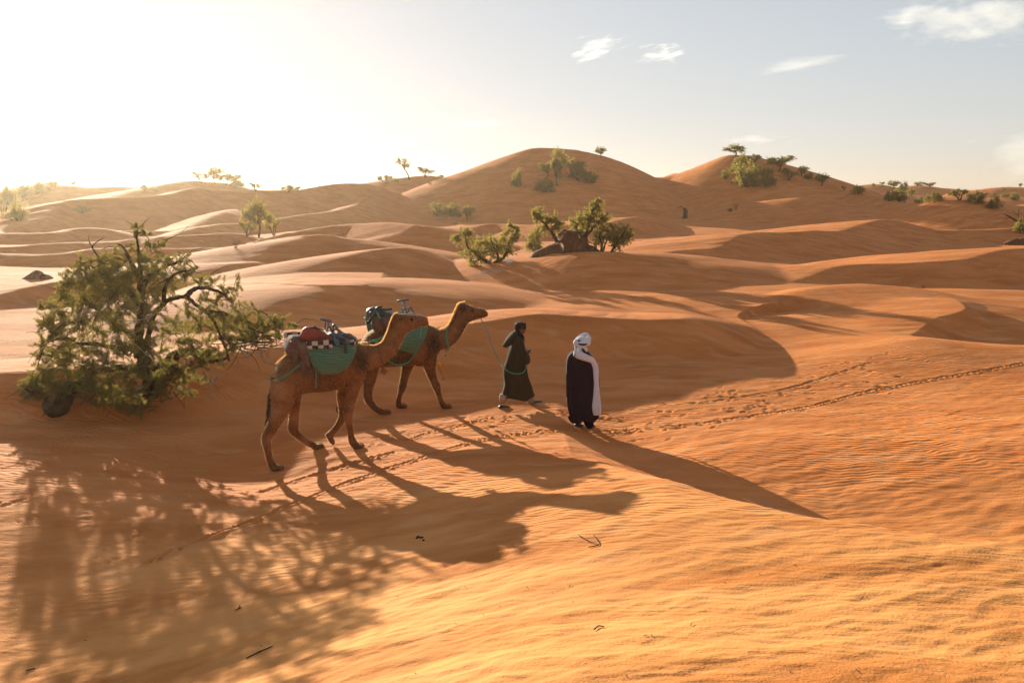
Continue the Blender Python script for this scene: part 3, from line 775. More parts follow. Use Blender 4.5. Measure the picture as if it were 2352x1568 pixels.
shaped('desert_tree', 'tallest feathery tree behind the eroded earth mound, leaning right to a pointed tip', 'tree', (1340, 572), dm + 1.2,
 [([(1312,582,0),(1335,562,0),(1348,538,0),(1372,515,0),(1398,486,.2)], .24, .05), ([(1346,545,0),(1350,520,.2),(1360,490,.3),(1368,466,.3)], .16, .04), ([(1342,552,0),(1330,535,-.3),(1322,520,-.3)], .1, .04)],
 [(1370,465,9,.2),(1374,476,10,.3),(1362,482,11,.3),(1356,495,13,.2),(1370,495,13,.1),(1346,502,13,.3),(1334,508,13,0),(1322,515,12,-.2),(1316,528,11,-.3),(1330,530,13,.2),(1346,520,14,.5),(1362,512,14,.1),(1378,510,11,0),(1388,503,9,.2),(1340,542,11,.3),(1326,545,10,.2),(1384,520,9,.2)], LEAF_FAR, .25, 11, 22, G5, 7, twr=.012)
shaped('desert_shrub', 'bush of several thin stems at the right foot of the earth mound', 'shrub', (1381, 577), dm - .8,
 [([(1382,580,0),(1382,560,0),(1378,540,.1),(1388,520,.2)], .12, .04), ([(1384,580,0),(1392,555,.2),(1398,535,.3)], .09, .03)],
 [(1374,560,10,0),(1370,545,11,.1),(1380,532,11,.2),(1392,528,11,.3),(1402,536,10,.2),(1396,550,11,0),(1384,552,11,.3),(1408,525,8,.2)], LEAF_FAR, .22, 9, 18, G5, 8, twr=.012)
shaped('desert_shrub', 'bush fanning out to the right, last one on the right side of the earth mound', 'shrub', (1403, 580), dm - 1.2,
 [([(1402,582,0),(1412,565,0),(1425,545,.1),(1440,522,.2)], .12, .03), ([(1402,582,0),(1420,560,.2),(1442,545,.3)], .08, .03), ([(1404,582,0),(1420,572,-.2),(1432,580,-.3)], .05, .02)],
 [(1412,562,10,0),(1418,548,12,.2),(1428,536,12,.2),(1438,524,11,.2),(1444,537,10,.3),(1434,552,11,.1),(1424,563,10,0),(1408,548,9,.3),(1442,550,8,.2)], LEAF_FAR, .22, 10, 20, G5, 9, twr=.012)
def mound(name, label, outline_top, ybase, depth, thick, seed, group=None):
    """eroded heap: lumpy body whose crest follows the given (px, py) line"""
    rr = random.Random(seed); P = [Vector(at(q[0], q[1], depth)) for q in smoothline(outline_top, 5)]
    rings = []
    for i, p in enumerate(P):
        g = ground(p.x, p.y) - .25; h = max(p.z - g, .05); ring = []
        for k in range(20):
            a = math.pi * k / 19; rx = math.cos(a); rz = math.sin(a) ** .42
            y = rx * thick * (.35 + .65 * (1 - rz)) * (.5 + .5 * min(1, h / thick))
            v = Vector((p.x, p.y - y, g + h * rz))
            n = mnoise.fractal(v * 1.1 + Vector((seed, 0, 0)), 1, 2, 5) * .34 * min(h, 1.6) + mnoise.noise(v * 4) * .12 * min(h, 1.2)
            ring.append(v + Vector((n * .7, -rx * abs(n) - n * .3, n * .5 * rz)))
        rings.append(ring)
    m = MB(); m.rings(rings, True, False)
    e = m.build(name, EARTH, None, True); return tag(e, label, 'mound', group)
mound('earth_mound', 'dark eroded earth mound with a crumbling pillar between the trees of the middle hollow',
 [(1212,592),(1225,580),(1245,571),(1262,562),(1278,556),(1285,545),(1286,532),(1296,527),(1308,529),(1317,531),(1320,545),(1333,548),(1343,552),(1352,562),(1366,567),(1380,577),(1392,588)], 585, dm, 1.3, 3)
PX = hit(2345, 562)
mound('earth_mound', 'rough reddish earth heap cut by the right edge of the photo', [(2300,560),(2318,553),(2335,548),(2352,543),(2380,540),(2410,560)], 563, PX.y, 1.2, 8)
PX = hit(88, 640)
mound('earth_mound', 'low brown heap of roots on the pale flat at the far left', [(50,640),(66,630),(80,622),(94,624),(108,629),(124,640)], 638, PX.y, .7, 11)
# dead stump on the dark slope below the second peak
PS = hit(1574, 501); m = MB(); s_ = PS.y / F0
def pp(px, py, dy=0): return at(px, py, PS.y + dy)
m.tube([pp(1573, 505), pp(1574, 496), pp(1575, 485), pp(1572, 478)], [.42, .36, .34, .2], 9)
m.tube([pp(1574, 486), pp(1569, 479, .2), pp(1565, 474, .3), pp(1552, 480, .3)], [.14, .1, .07, .03], 6)
m.tube([pp(1565, 474, .3), pp(1560, 471, .4)], [.06, .02], 5)
e = empty('dead_stump', (PS.x, PS.y, PS.z)); tag(e, 'dark dead stump with one bent branch on the shaded slope below the second peak', 'stump')
m.build('trunk', BARK, e)
# bare branches at the right edge
PS = hit(2356, 534); m = MB()
m.tube([pp(2360, 540), pp(2350, 520), pp(2335, 508, .2), (pp(2318, 497, .3)), pp(2306, 492, .3)], [.2, .15, .11, .08, .03], 7)
m.tube([pp(2345, 514), pp(2338, 495, .2), pp(2341, 478, .3)], [.09, .06, .02], 6); m.tube([pp(2322, 499, .3), pp(2312, 502, .2), pp(2306, 507, .2)], [.05, .03, .01], 5)
m.tube([pp(2354, 528), pp(2340, 527, -.3), pp(2326, 525, -.4)], [.1, .06, .02], 6); m.tube([pp(2338, 495, .2), pp(2328, 486, .3)], [.04, .01], 5)
m.tube([pp(2362, 540), pp(2372, 505), pp(2384, 480)], [.15, .1, .03], 6)
e = empty('dead_tree', (PS.x, PS.y, PS.z)); tag(e, 'bare branched dead tree reaching in from the right edge', 'tree')
m.build('trunk', BARK, e)
# ------------------------------------------------------------ the big tamarisk at the left
TD = 16.5
def tam():
    rr = random.Random(21); d = TD
    stems = [
     ([(352,905,0),(348,870,0),(330,830,.1),(316,795,.2),(322,750,.2),(326,700,.3),(322,640,.4),(318,580,.4),(316,530,.4)], .22, .012),
     ([(350,880,0),(372,850,-.1),(400,820,-.1),(440,808,-.1),(480,828,-.2),(520,822,-.2)], .22, .03),
     ([(335,800,.1),(352,730,-.1),(375,697,-.2),(402,684,-.2),(428,683,-.2),(450,700,-.2),(471,714,-.2),(490,735,-.2),(506,770,-.2),(518,800,-.2),(527,830,-.2)], .065, .02),
     ([(428,683,-.2),(440,668,0),(462,661,.1),(500,668,.2),(530,690,.2)], .07, .02),
     ([(471,714,-.2),(520,722,-.1),(570,740,0),(610,750,.1),(650,745,.1)], .06, .015),
     ([(506,775,-.2),(540,778,-.3),(590,786,-.3),(630,785,-.2)], .06, .015),
     ([(320,790,.2),(290,760,.4),(255,735,.6),(215,705,.7),(180,680,.6)], .09, .02),
     ([(318,800,.2),(270,800,.2),(220,790,.1),(170,790,.1),(130,800,0)], .08, .02),
     ([(340,850,0),(290,845,-.3),(235,850,-.5),(190,870,-.6),(150,890,-.5)], .11, .03),
     ([(326,700,.3),(290,665,.5),(250,640,.6),(210,610,.5)], .09, .02),
     ([(324,660,.3),(350,630,.2),(380,612,.1),(420,600,0)], .08, .02),
     ([(322,640,.4),(300,600,.5),(285,570,.6),(270,560,.6)], .06, .012),
     ([(129,935,-.7),(150,905,-.7),(185,885,-.5),(225,885,-.3)], .26, .12),
     ([(350,890,0),(320,900,-.5),(280,915,-.9),(250,930,-1.1)], .10, .03),
     ([(375,700,-.2),(380,660,-.3),(400,630,-.3),(440,620,-.3)], .06, .015),
     ([(250,640,.6),(225,590,.6),(213,565,.6),(240,545,.6)], .03, .006),
     ([(213,570,.6),(205,555,.6),(203,540,.6)], .015, .005),
    ]
    # (px, py, radius px, depth shift[, density])
    cl = [(316,522,9,.4,.3),(309,536,9,.5,.3),(336,540,9,.3,.3),(330,564,13,.2,.4),(300,568,10,.6,.4),(352,572,10,.2,.4),(376,562,9,0,.4),(322,590,20,.4,.7),(290,597,22,.6,.8),(350,602,22,.0,.8),(262,588,22,.8,.7),(380,600,24,-.2,.7),(405,606,20,.1,.6),(425,600,14,.1,.5),
     (235,615,28,.7),(205,607,20,.5,.6),(186,600,16,.5,.5),(270,625,32,.3),(310,630,32,-.2),(350,635,30,.5),(385,640,28,-.3,.8),(420,633,22,0,.7),(445,622,18,0,.5),
     (190,645,28,.4),(225,655,32,.9),(262,665,34,-.3),(300,672,34,.6),(340,675,30,-.5,.8),(160,660,22,.2,.7),(140,680,22,0,.7),
     (165,695,28,.6),(200,700,32,-.1),(240,710,34,.3),(280,715,34,-.6),(128,712,26,.2),(150,650,22,.3,.7),(172,625,20,.4,.7),(205,635,26,.2),(118,745,26,.4),(100,790,22,.2,.8),(95,820,20,.1,.8),(113,738,22,.1,.8),(150,735,28,.5),(185,745,30,-.3),(225,755,32,.6),(265,760,30,-.5),(96,705,10,0,.4),
     (120,770,24,.3),(150,785,26,-.3),(185,795,28,.4),(225,800,28,-.6,.8),(130,810,22,.5),(165,830,24,-.5,.8),(140,845,22,-.2),(200,840,24,-.7,.8),
     (460,650,22,.1,.6),(490,655,20,.2,.6),(520,668,22,.2,.6),(548,650,14,.2,.4),(500,690,22,.1,.6),(470,690,18,-.2,.5),(540,700,22,.2,.6),(575,712,20,.1,.6),(430,720,24,-.6,.6),(400,740,24,-.5,.6),(460,745,26,-.4,.7),(495,755,26,.2,.7),(530,745,26,-.2,.8),(565,750,26,.2,.8),(598,745,22,0,.8),(625,738,18,.1,.7),(648,732,16,.1,.6),(668,742,12,.1,.5),(610,768,20,-.2,.7),(575,780,20,-.4,.7),(540,785,22,-.5,.7),(480,790,24,-.5,.6),(440,780,22,-.6,.5),(505,812,22,-.4,.6),(460,825,20,-.6,.6),(640,765,14,.0,.5),
     (90,880,26,-.3),(78,905,20,-.4),(110,865,24,.2),(130,890,24,-.9,.8),(100,845,20,.2,.7),(115,918,20,-.7,.7),
     (170,885,24,-.8,.8),(210,880,26,-.9,.8),(250,870,24,-1,.7),(290,880,22,-1,.6),(240,910,24,-1.1,.8),(275,925,22,-1.2,.8),(310,930,20,-1.2,.8),(340,932,18,-1.2,.8),(200,915,20,-1.1,.7),(365,905,18,-1,.6),(400,885,20,-.8,.7),(420,865,16,-.7,.7),(385,850,18,-.8,.7),(390,835,14,-.8,.6),(430,895,14,-.8,.5),(470,870,14,-.7,.4),
     (300,700,28,.9,.6),(345,715,26,-.8,.7),(385,770,26,-.6,.7),(415,790,26,-.7,.7),(360,815,26,-.7,.7),(330,800,26,-.8,.8),(280,790,28,-.8,.7),(250,830,26,-.8,.8),(215,860,24,-.6,.8),(300,860,24,-.9,.8),(345,870,24,-1,.8),(380,880,22,-1,.8),(270,900,24,-1.1,.8),(310,905,22,-1.2,.8),(230,895,22,-1.1,.7),(180,860,24,.1,.8),(155,810,26,.6,.8),(450,800,24,-.5,.6),(480,815,22,-.4,.6),(520,775,24,-.4,.7),(550,770,22,.2,.7),(430,760,24,.4,.6),(470,715,22,-.5,.6),(510,720,22,-.5,.6),(555,725,20,-.3,.6),(600,760,20,.1,.7),(635,755,16,-.2,.6),(250,680,30,-.8,.7),(205,680,28,1,.7),(300,640,28,.8,.7),(365,665,26,.4,.6),(240,640,26,-.2,.7),(450,840,20,-.7,.5),(410,845,20,-.8,.6),(60,890,18,-.4,.6),(70,870,18,0,.6),
     (330,745,26,-.7,.5),(310,780,24,-.8,.5),(350,780,20,-.7,.4),(285,820,24,-.8,.6),(320,840,20,-.8,.4)]
    L = Leaves(); Wd = MB(); drys = []; sc = d / F0
    for pts, r0, r1 in stems:
        P = [Vector(p) for p in smoothline([tuple(at(q[0], q[1], d + q[2])) for q in pts], 6)]
        P = [p + rvec(rr) * (r0 * .10) for p in P]; n = len(P)
        Wd.tube(P, [(r0 + (r1 - r0) * (i / (n - 1)) ** .7) * (1 + .12 * math.sin(i * 1.7)) for i in range(n)], 10, True)
    for q in cl:
        c = at(q[0], q[1], d + q[3]); r = q[2] * sc; f = q[4] if len(q) > 4 else 1
        g = ground(c.x, c.y)
        if c.z < g + r * .25: c.z = g + r * .25
        clump(L, Wd, c, r * 1.45, rr, max(5, int(25 * f * (r / .25))), 98, .066, .0088, .10, tw=.003, up=.1)
    # thin bare twigs running through the crown and hanging to the sand
    for i in range(150):
        q = cl[rr.randrange(len(cl))]; a = at(q[0] + rr.gauss(0, 10), q[1] + rr.gauss(0, 10), d + q[3] + rr.gauss(0, .3)); b_ = a + Vector((rr.uniform(-.6, .6), rr.uniform(-.5, .5), rr.uniform(-.55, .35)))
        limb(Wd, a, b_, .010, .003, rr, .18, 6)
    for x0, y0, x1, y1 in ((560,760,655,775),(560,775,640,800),(540,800,620,790),(580,790,660,783),(520,790,600,770),(560,800,640,770),(500,820,560,795),(590,800,650,790),(600,770,665,790),(570,752,640,786)):
        P = limb(Wd, at(x0, y0, d - .3), at(x1, y1, d + rr.uniform(-.4, .3)), .016, .004, rr, .16, 7)
        for k in (2, 3, 4, 5): limb(Wd, P[k], P[k] + rvec(rr) * .35, .007, .002, rr, .2, 5)
    for pts in ([(275,735),(310,736),(340,730),(356,722)], [(302,785),(325,803),(337,815),(356,812)], [(545,785),(565,800),(575,820)], [(586,808),(604,817),(610,832),(637,838)], [(486,880),(500,865),(480,905),(492,918)], [(398,890),(418,897),(430,905)], [(150,735),(120,760)], [(30,885),(60,900),(75,925)]):
        dry = MB(); drys.append(dry); dry.tube([Vector(p) for p in smoothline([tuple(at(x, y, d - 1.25)) for x, y in pts], 5)], .010, 5, False)
    b = at(350, 900, d); e = empty('tamarisk_tree', (b.x, b.y, ground(b.x, b.y)))
    tag(e, 'big sprawling green tamarisk with a thick twisted trunk left behind the camels', 'tree')
    rel(mesh_obj('crown', L.v, L.f, LEAF_NEAR, None, False), e)
    Wd.build('trunk', BARK, e); [dr.build('dead_twig', BARK_PALE, e) for dr in drys]
    print('tamarisk leaves', len(L.f))
    # thick broken log end below the tree
    m = MB(); q = at(125, 925, d - .9); g = ground(q.x, q.y); rings = []
    for i in range(9):
        t = i / 8; c = at(118 + 60 * t, 932 - 45 * t, d - .9 + .3 * t); r = .24 - .06 * t; ring = []
        for k in range(16):
            a = 2 * math.pi * k / 16; v = Vector((math.cos(a) * r * .8, math.sin(a) * r * .9, math.sin(a + .5) * .1 + math.cos(a) * r * .55))
            v *= 1 + .42 * mnoise.noise(Vector((k * .9, i * .6, 2))) + .15 * mnoise.noise(Vector((k * 2.1, i * 1.7, 5))); ring.append(c + v)
        rings.append(ring)
    m.rings(rings); o = m.build('tree_stump', simple('dead wood', (.045, .018, .007), (.075, .032, .013), 6, .95, .05, 12)); tag(o, 'thick dark broken stump sticking out below the left side of the tamarisk', 'stump')
tam()
# ------------------------------------------------------------ sticks and droppings on the near sand
def stick(pts, r, label, name='fallen_twig', mat=None, lift=.012):
    m = MB()
    for line in pts:
        P = []
        for (px, py) in line:
            h = hit(px, py, 2.5); P.append(h + Vector((0, 0, lift)))
        m.tube([Vector(p) for p in smoothline([tuple(p) for p in P], 4)], [r] * (4 * (len(P) - 1)) + [r * .4], 5)
    o = m.build(name, mat or BARK); return tag(o, label, 'twig', 'twigs on the near sand')
stick([[(566, 1518), (590, 1505), (628, 1487)], [(590, 1505), (600, 1497)]], .006, 'dark straight stick lying on the sand at the bottom left')
stick([[(1329, 1232), (1352, 1243), (1376, 1254)], [(1362, 1230), (1376, 1252), (1350, 1258)]], .005, 'thin forked twig lying on bright sand right of the camel shadow')
stick([[(1365, 1448), (1375, 1440), (1388, 1443)]], .005, 'tiny curved twig on the bright sand low in the middle of the photo')
stick([[(540, 1404), (556, 1398)], [(548, 1400), (552, 1392)]], .006, 'short dark twig at the edge of the shaded sand at the lower left')
stick([[(60, 1545), (82, 1538)]], .007, 'short dark bit of wood near the bottom left corner of the photo')
DUNG = simple('camel dung', (.03, .018, .010), (.05, .03, .018), 20, .9)
m = MB(); rr = random.Random(4)
for i in range(7):
    h = hit(965 + rr.uniform(-9, 9), 1237 + rr.uniform(-6, 6), 2.5); m.ball(h + Vector((0, 0, .008)), (.016, .012, .011), 8, 6)
tag(m.build('camel_droppings', DUNG), 'small cluster of dark droppings inside the camel shadow', 'droppings', kind='stuff')
PLASTIC = simple('white plastic', (.75, .74, .70), None, 8, .4)
h = hit(1170, 603); m = MB(); m.ball(h + Vector((0, -.2, .10)), (.24, .12, .12), 10, 7)
for v in m.v: v += Vector((0, 0, .05 * mnoise.noise(v * 9)))
tag(m.build('plastic_canister', PLASTIC), 'white plastic canister lying at the foot of the wide multi-stemmed bush', 'litter')

m = MB(); rr = random.Random(77); BITS = simple('dry plant bits', (.05, .028, .014), (.11, .07, .035), 20, .9)
for i in range(38):
    px = rr.uniform(20, 2330); py = rr.uniform(1010, 1560); h = hit(px, py, 2.5); a = rr.uniform(0, 6.28); ln = rr.uniform(.006, .022); dv = Vector((math.cos(a), math.sin(a), rr.uniform(-.1, .25))) * ln
    m.tube([h + Vector((0, 0, .004)) - dv, h + Vector((rr.uniform(-.006, .006), 0, .010)), h + Vector((0, 0, .006)) + dv], [.0018, .0026, .0015], 5)
tag(m.build('plant_debris', BITS), 'tiny dry plant bits scattered over the near sand', 'debris', kind='stuff')
# ============================================================ CAMELS
def q1(cx, cy):      # pixel of the enlarged crop -> pixel of the photograph
    return ((cx / 1.96 + 1000) * .574219, (cy / 1.96 + 1150) * .574219)
class Side:
    """upright plane along a walking animal; pixels are carried back onto it (or onto a plane o metres to its right)"""
    def __init__(s, px, Y, deg):
        a, _ = kxy(px, 800); s.x0 = a * Y; s.y0 = Y; t = R(deg)
        s.F = Vector((math.cos(t), math.sin(t), 0)); s.N = Vector((math.sin(t), -math.cos(t), 0))
        s.off = 0.0
    def p(s, cx, cy, o=0.0):
        px, py = q1(cx, cy); a, k = kxy(px, py)
        Y = (o + s.x0 * s.N.x + s.y0 * s.N.y) / (a * s.N.x + s.N.y)
        return Vector((a * Y, Y, EYE - k * Y))
    def ppm(s):       # metres per crop pixel
        return (s.p(700, 700) - s.p(701, 700)).length
def sect(S, secs, n=20, pw=.85, o=0.0):
    """sections (top x, top y, bottom x, bottom y, half width, [o]) -> rings"""
    out = []
    for q in smoothline([tuple(q) + ((o,) if len(q) == 5 else ()) for q in secs], 4):
        A = S.p(q[0], q[1], q[5]); B = S.p(q[2], q[3], q[5]); c = (A + B) / 2; v = (A - B) / 2; ring = []
        for k in range(n):
            t = 2 * math.pi * k / n; cc, ss = math.cos(t), math.sin(t)
            f = lambda x: math.copysign(abs(x) ** pw, x)
            ring.append(c + v * f(cc) + S.N * (q[4] * f(ss)))
        out.append(ring)
    return out
def legtube(m, S, pts, o0, o1, flat=.9, n=14, snap=None):
    u = S.ppm(); P = smoothline([tuple(p) for p in pts], 4); N_ = len(P); cs = []; rs = []
    for i, q in enumerate(P):
        t = i / (N_ - 1); cs.append(S.p(q[0], q[1], o0 + (o1 - o0) * t)); rs.append(q[2] * u)
    if snap:
        dz = snap - cs[-1].z
        for i in range(N_):
            t = i / (N_ - 1); cs[i].z += dz * t * t
    rings = []
    for i in range(N_):
        tg = (cs[min(i + 1, N_ - 1)] - cs[max(i - 1, 0)]).normalized(); side = S.N - tg * S.N.dot(tg); side.normalize(); f = tg.cross(side)
        rings.append([cs[i] + f * math.cos(2 * math.pi * k / n) * rs[i] + side * math.sin(2 * math.pi * k / n) * rs[i] * flat for k in range(n)])
    m.rings(rings); return cs
def foot(m, S, c, u, tip=1.0, lift=0.0, pitch=0.0):
    """broad two-toed pad under the fetlock at c"""
    g = c.z
    d = (S.F * math.cos(pitch) + Vector((0, 0, math.sin(pitch)))).normalized()
    upv = (Vector((0, 0, 1)) - d * d.z).normalized()
    for sd in (-1, 1):
        ce = c + d * .055 * tip + S.N * sd * .042 + upv * .035
        M = Matrix((d, S.N, upv)).transposed()
        m.ball(ce, (.125, .062, .052), 12, 8, M)
def coat(name, c1, c2, dark):
    m, nt = newmat(name); L = nt.links.new
    out = N(nt, 'ShaderNodeOutputMaterial'); p = N(nt, 'ShaderNodeBsdfPrincipled'); p.inputs['Roughness'].default_value = .8
    p.inputs['Specular IOR Level'].default_value = .2; p.inputs['Sheen Weight'].default_value = .12; p.inputs['Sheen Roughness'].default_value = .4
    p.inputs['Sheen Tint'].default_value = (1, .75, .45, 1)
    tc = N(nt, 'ShaderNodeTexCoord'); no = N(nt, 'ShaderNodeTexNoise'); no.inputs['Scale'].default_value = 5; no.inputs['Detail'].default_value = 7; no.inputs['Roughness'].default_value = .65
    L(tc.outputs['Object'], no.inputs['Vector'])
    rp = N(nt, 'ShaderNodeMapRange'); rp.inputs[1].default_value = .40; rp.inputs[2].default_value = .60; L(no.outputs['Fac'], rp.inputs[0])
    mx = N(nt, 'ShaderNodeMix', data_type='RGBA'); mx.inputs[6].default_value = (*c1, 1); mx.inputs[7].default_value = (*c2, 1); L(rp.outputs[0], mx.inputs[0])
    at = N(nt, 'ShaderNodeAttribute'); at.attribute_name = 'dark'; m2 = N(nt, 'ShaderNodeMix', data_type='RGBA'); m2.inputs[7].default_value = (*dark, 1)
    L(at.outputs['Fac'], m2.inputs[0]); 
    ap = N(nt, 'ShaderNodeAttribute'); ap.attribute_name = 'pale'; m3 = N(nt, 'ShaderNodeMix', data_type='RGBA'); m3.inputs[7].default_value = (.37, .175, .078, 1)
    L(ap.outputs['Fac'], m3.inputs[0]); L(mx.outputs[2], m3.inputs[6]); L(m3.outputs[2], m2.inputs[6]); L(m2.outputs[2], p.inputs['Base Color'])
    nb = N(nt, 'ShaderNodeTexNoise'); nb.inputs['Scale'].default_value = 70; nb.inputs['Detail'].default_value = 4; L(tc.outputs['Object'], nb.inputs['Vector'])
    n3 = N(nt, 'ShaderNodeTexNoise'); n3.inputs['Scale'].default_value = 9; n3.inputs['Detail'].default_value = 4; L(tc.outputs['Object'], n3.inputs['Vector'])
    ad = N(nt, 'ShaderNodeMath', operation='MULTIPLY_ADD'); L(n3.outputs['Fac'], ad.inputs[0]); ad.inputs[1].default_value = 3.0; L(nb.outputs['Fac'], ad.inputs[2])
    b = N(nt, 'ShaderNodeBump'); b.inputs['Strength'].default_value = .8; b.inputs['Distance'].default_value = .012; L(ad.outputs[0], b.inputs['Height']); L(b.outputs[0], p.inputs['Normal'])
    L(p.outputs[0], out.inputs[0]); return m
COAT_A = coat('camel coat light', (.25, .100, .032), (.145, .053, .017), (.032, .011, .004))
COAT_B = coat('camel coat dark', (.205, .078, .025), (.11, .040, .013), (.022, .008, .004))
FUR = simple('camel hair', (.24, .11, .04), (.15, .065, .022), 30, .8, trans=.65, tcol=(.80, .46, .18))
FURD = simple('dark camel hair', (.05, .024, .012), (.09, .045, .02), 30, .8, trans=.25, tcol=(.25, .12, .05))
EYE_M = simple('animal eye', (.01, .007, .005), None, 8, .15)
def furry(body, n, ln, seed, spots=(), name='hair'):
    """short hair standing off the skin: thin blades, longer and shaggier at the given spots"""
    rr = random.Random(seed); me = body.data; L = Leaves(); polys = me.polygons
    ar = np.empty(len(polys), dtype=np.float32); polys.foreach_get('area', ar); cum = np.cumsum(ar); tot = cum[-1]
    rs = np.random.RandomState(seed); ids = np.searchsorted(cum, rs.rand(n) * tot); M = body.matrix_world
    for i in ids:
        pl = polys[int(min(i, len(polys) - 1))]; vs = [me.vertices[k].co for k in pl.vertices]
        w = [rr.random() for _ in vs]; s = sum(w); p = Vector((0, 0, 0))
        for k, v in enumerate(vs): p += v * (w[k] / s)
        nrm = pl.normal; l = ln; extra = 0
        for c, r, f in spots:
            d = (p - c).length
            if d < r: extra = max(extra, f * (1 - d / r))
        l = ln + extra * (.5 + rr.random())
        d = nrm * .75 + Vector((-.35, -.05, -.45)) + rvec(rr) * .35
        L.spray(p - nrm * .004, d, l, .007, rr)
    return L
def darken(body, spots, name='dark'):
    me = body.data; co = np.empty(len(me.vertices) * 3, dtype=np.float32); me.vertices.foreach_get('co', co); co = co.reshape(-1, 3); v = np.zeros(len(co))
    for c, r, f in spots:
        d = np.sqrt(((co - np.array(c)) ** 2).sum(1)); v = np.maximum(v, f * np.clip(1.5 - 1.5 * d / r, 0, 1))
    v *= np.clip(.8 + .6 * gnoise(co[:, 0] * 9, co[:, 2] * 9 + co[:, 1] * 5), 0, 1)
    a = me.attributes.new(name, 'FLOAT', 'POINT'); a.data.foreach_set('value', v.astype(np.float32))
def camel(S, name, label, torso, neck, head, legs, feet, ear, eye, tail, mat, dark, shag, mane, seed, extra=None, hair_n=9000, pale=()):
    m = MB()
    m.rings(sect(S, torso, 24)); m.rings(sect(S, neck, 18)); m.rings(sect(S, head, 16))
    if extra: extra(m)
    for i, (pts, o0, o1) in enumerate(legs):
        ft = feet[i]; end = S.p(pts[-1][0], pts[-1][1], o1)
        sn = None
        if ft[0] == 'flat': sn = ground(end.x, end.y) + .06; print(name, 'foot', i, 'dz', round(sn - end.z, 3))
        cs = legtube(m, S, pts, o0, o1, snap=sn)
        c = cs[-1].copy()
        if ft[0] == 'flat': c.z -= .055; foot(m, S, c, 1)
        else: foot(m, S, c + Vector((0, 0, -.02)), 1, pitch=ft[1], tip=.6)
    # ears
    for sd in (1, -1):
        b = S.p(ear[0], ear[1], sd * .075)
        m.tube([b, b + Vector((0, 0, .035)) + S.N * sd * .03 - S.F * .015, b + Vector((0, 0, .085)) + S.N * sd * .045 - S.F * .035], [.030, .028, .006], 8)
    body = m.build('body', mat); fuse(body, .0145, 5, .45)
    mid = sum((Vector(v) for v in S_mid), Vector()) / len(S_mid) if False else S.p(600, 800)
    e = empty(name, (mid.x, mid.y, ground(mid.x, mid.y))); tag(e, label, 'camel')
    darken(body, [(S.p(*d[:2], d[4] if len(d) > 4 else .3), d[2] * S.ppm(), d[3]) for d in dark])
    darken(body, [(S.p(*d[:2], d[4] if len(d) > 4 else .3), d[2] * S.ppm(), d[3]) for d in pale], 'pale')
    L = furry(body, hair_n, .022, seed, [(S.p(*d[:2], d[4] if len(d) > 4 else 0), d[2] * S.ppm(), d[3]) for d in shag])
    LD = Leaves(); rr = random.Random(seed + 5); sp = [(S.p(*d[:2], d[4] if len(d) > 4 else 0), d[2] * S.ppm()) for d in dark if d[3] >= .8 and d[2] > 55 and d[1] < 900]
    kd = [v for v in body.data.vertices]
    for v in kd:
        for c, r in sp:
            t = 1 - (v.co - c).length / (r * 1.25)
            if t > 0 and rr.random() < t * .8: LD.spray(v.co, v.normal * .55 + Vector((-.25, 0, -.8)) + rvec(rr) * .35, .05 * rr.uniform(.6, 1.2), .008, rr)
    rr = random.Random(seed + 1)
    for q in smoothline(mane[0], 60):       # fringe along the back of the neck and hump
        for _ in range(9):
            p = S.p(q[0], q[1], rr.gauss(0, .03)); L.spray(p, Vector((-.5, 0, .7)) + rvec(rr) * .5, mane[1] * rr.uniform(.5, 1.2), .008, rr)
    rel(body, e); hr = mesh_obj('hair', L.v, L.f, FUR, None, False); rel(hr, e)
    if LD.v: rel(tag(mesh_obj('shaggy_hair', LD.v, LD.f, FURD, None, False), kind='stuff'), e)
    for sd in (1, -1):
        c = S.p(eye[0], eye[1], sd * eye[2]); k = MB(); k.ball(c, .024, 10, 8); k.build('eye', EYE_M, e)
    T_ = Leaves(); tb = MB(); P = smoothline(tail, 8); cs = [S.p(q[0], q[1], q[3] if len(q) > 3 else 0) for q in P]
    tb.tube(cs, [q[2] * S.ppm() for q in P], 8)
    for i, c in enumerate(cs):
        if i / len(cs) > .25:
            for _ in range(26): T_.spray(c + rvec(rr) * P[i][2] * S.ppm() * 1.1, Vector((-.12, 0, -1)) + rvec(rr) * .3, rr.uniform(.06, .16), .010, rr)
    b0 = len(tb.v); tb.v += T_.v; tb.f += [tuple(i + b0 for i in f) for f in T_.f]
    tb.build('tail', FURD, e)
    return e
# ---- the nearer camel, walking behind
SA = Side(745, 13.85, 24)
torsoA = [(196,690,190,800,.05),(205,640,215,850,.19),(245,575,270,850,.27),(310,520,340,846,.31),(390,470,400,832,.34),(470,440,470,818,.37),(550,425,560,814,.38),(640,425,650,800,.37),(720,430,735,782,.34),(790,432,800,760,.30),(850,436,850,715,.25),(890,450,895,670,.19),(915,470,915,640,.12)]
neckA = [(840,440,860,700,.22),(905,452,905,655,.165),(960,461,965,634,.135),(1010,447,1030,605,.12),(1050,405,1105,555,.108),(1076,355,1150,505,.10),(1096,300,1188,440,.095),(1112,255,1213,385,.09),(1132,222,1226,350,.085)]
headA = [(1132,216,1170,372,.075),(1155,206,1222,366,.095),(1195,205,1250,346,.098),(1240,209,1278,333,.092),(1285,215,1305,320,.078),(1325,217,1330,311,.072),(1362,222,1357,308,.070),(1386,246,1382,302,.062),(1399,270,1396,296,.04)]
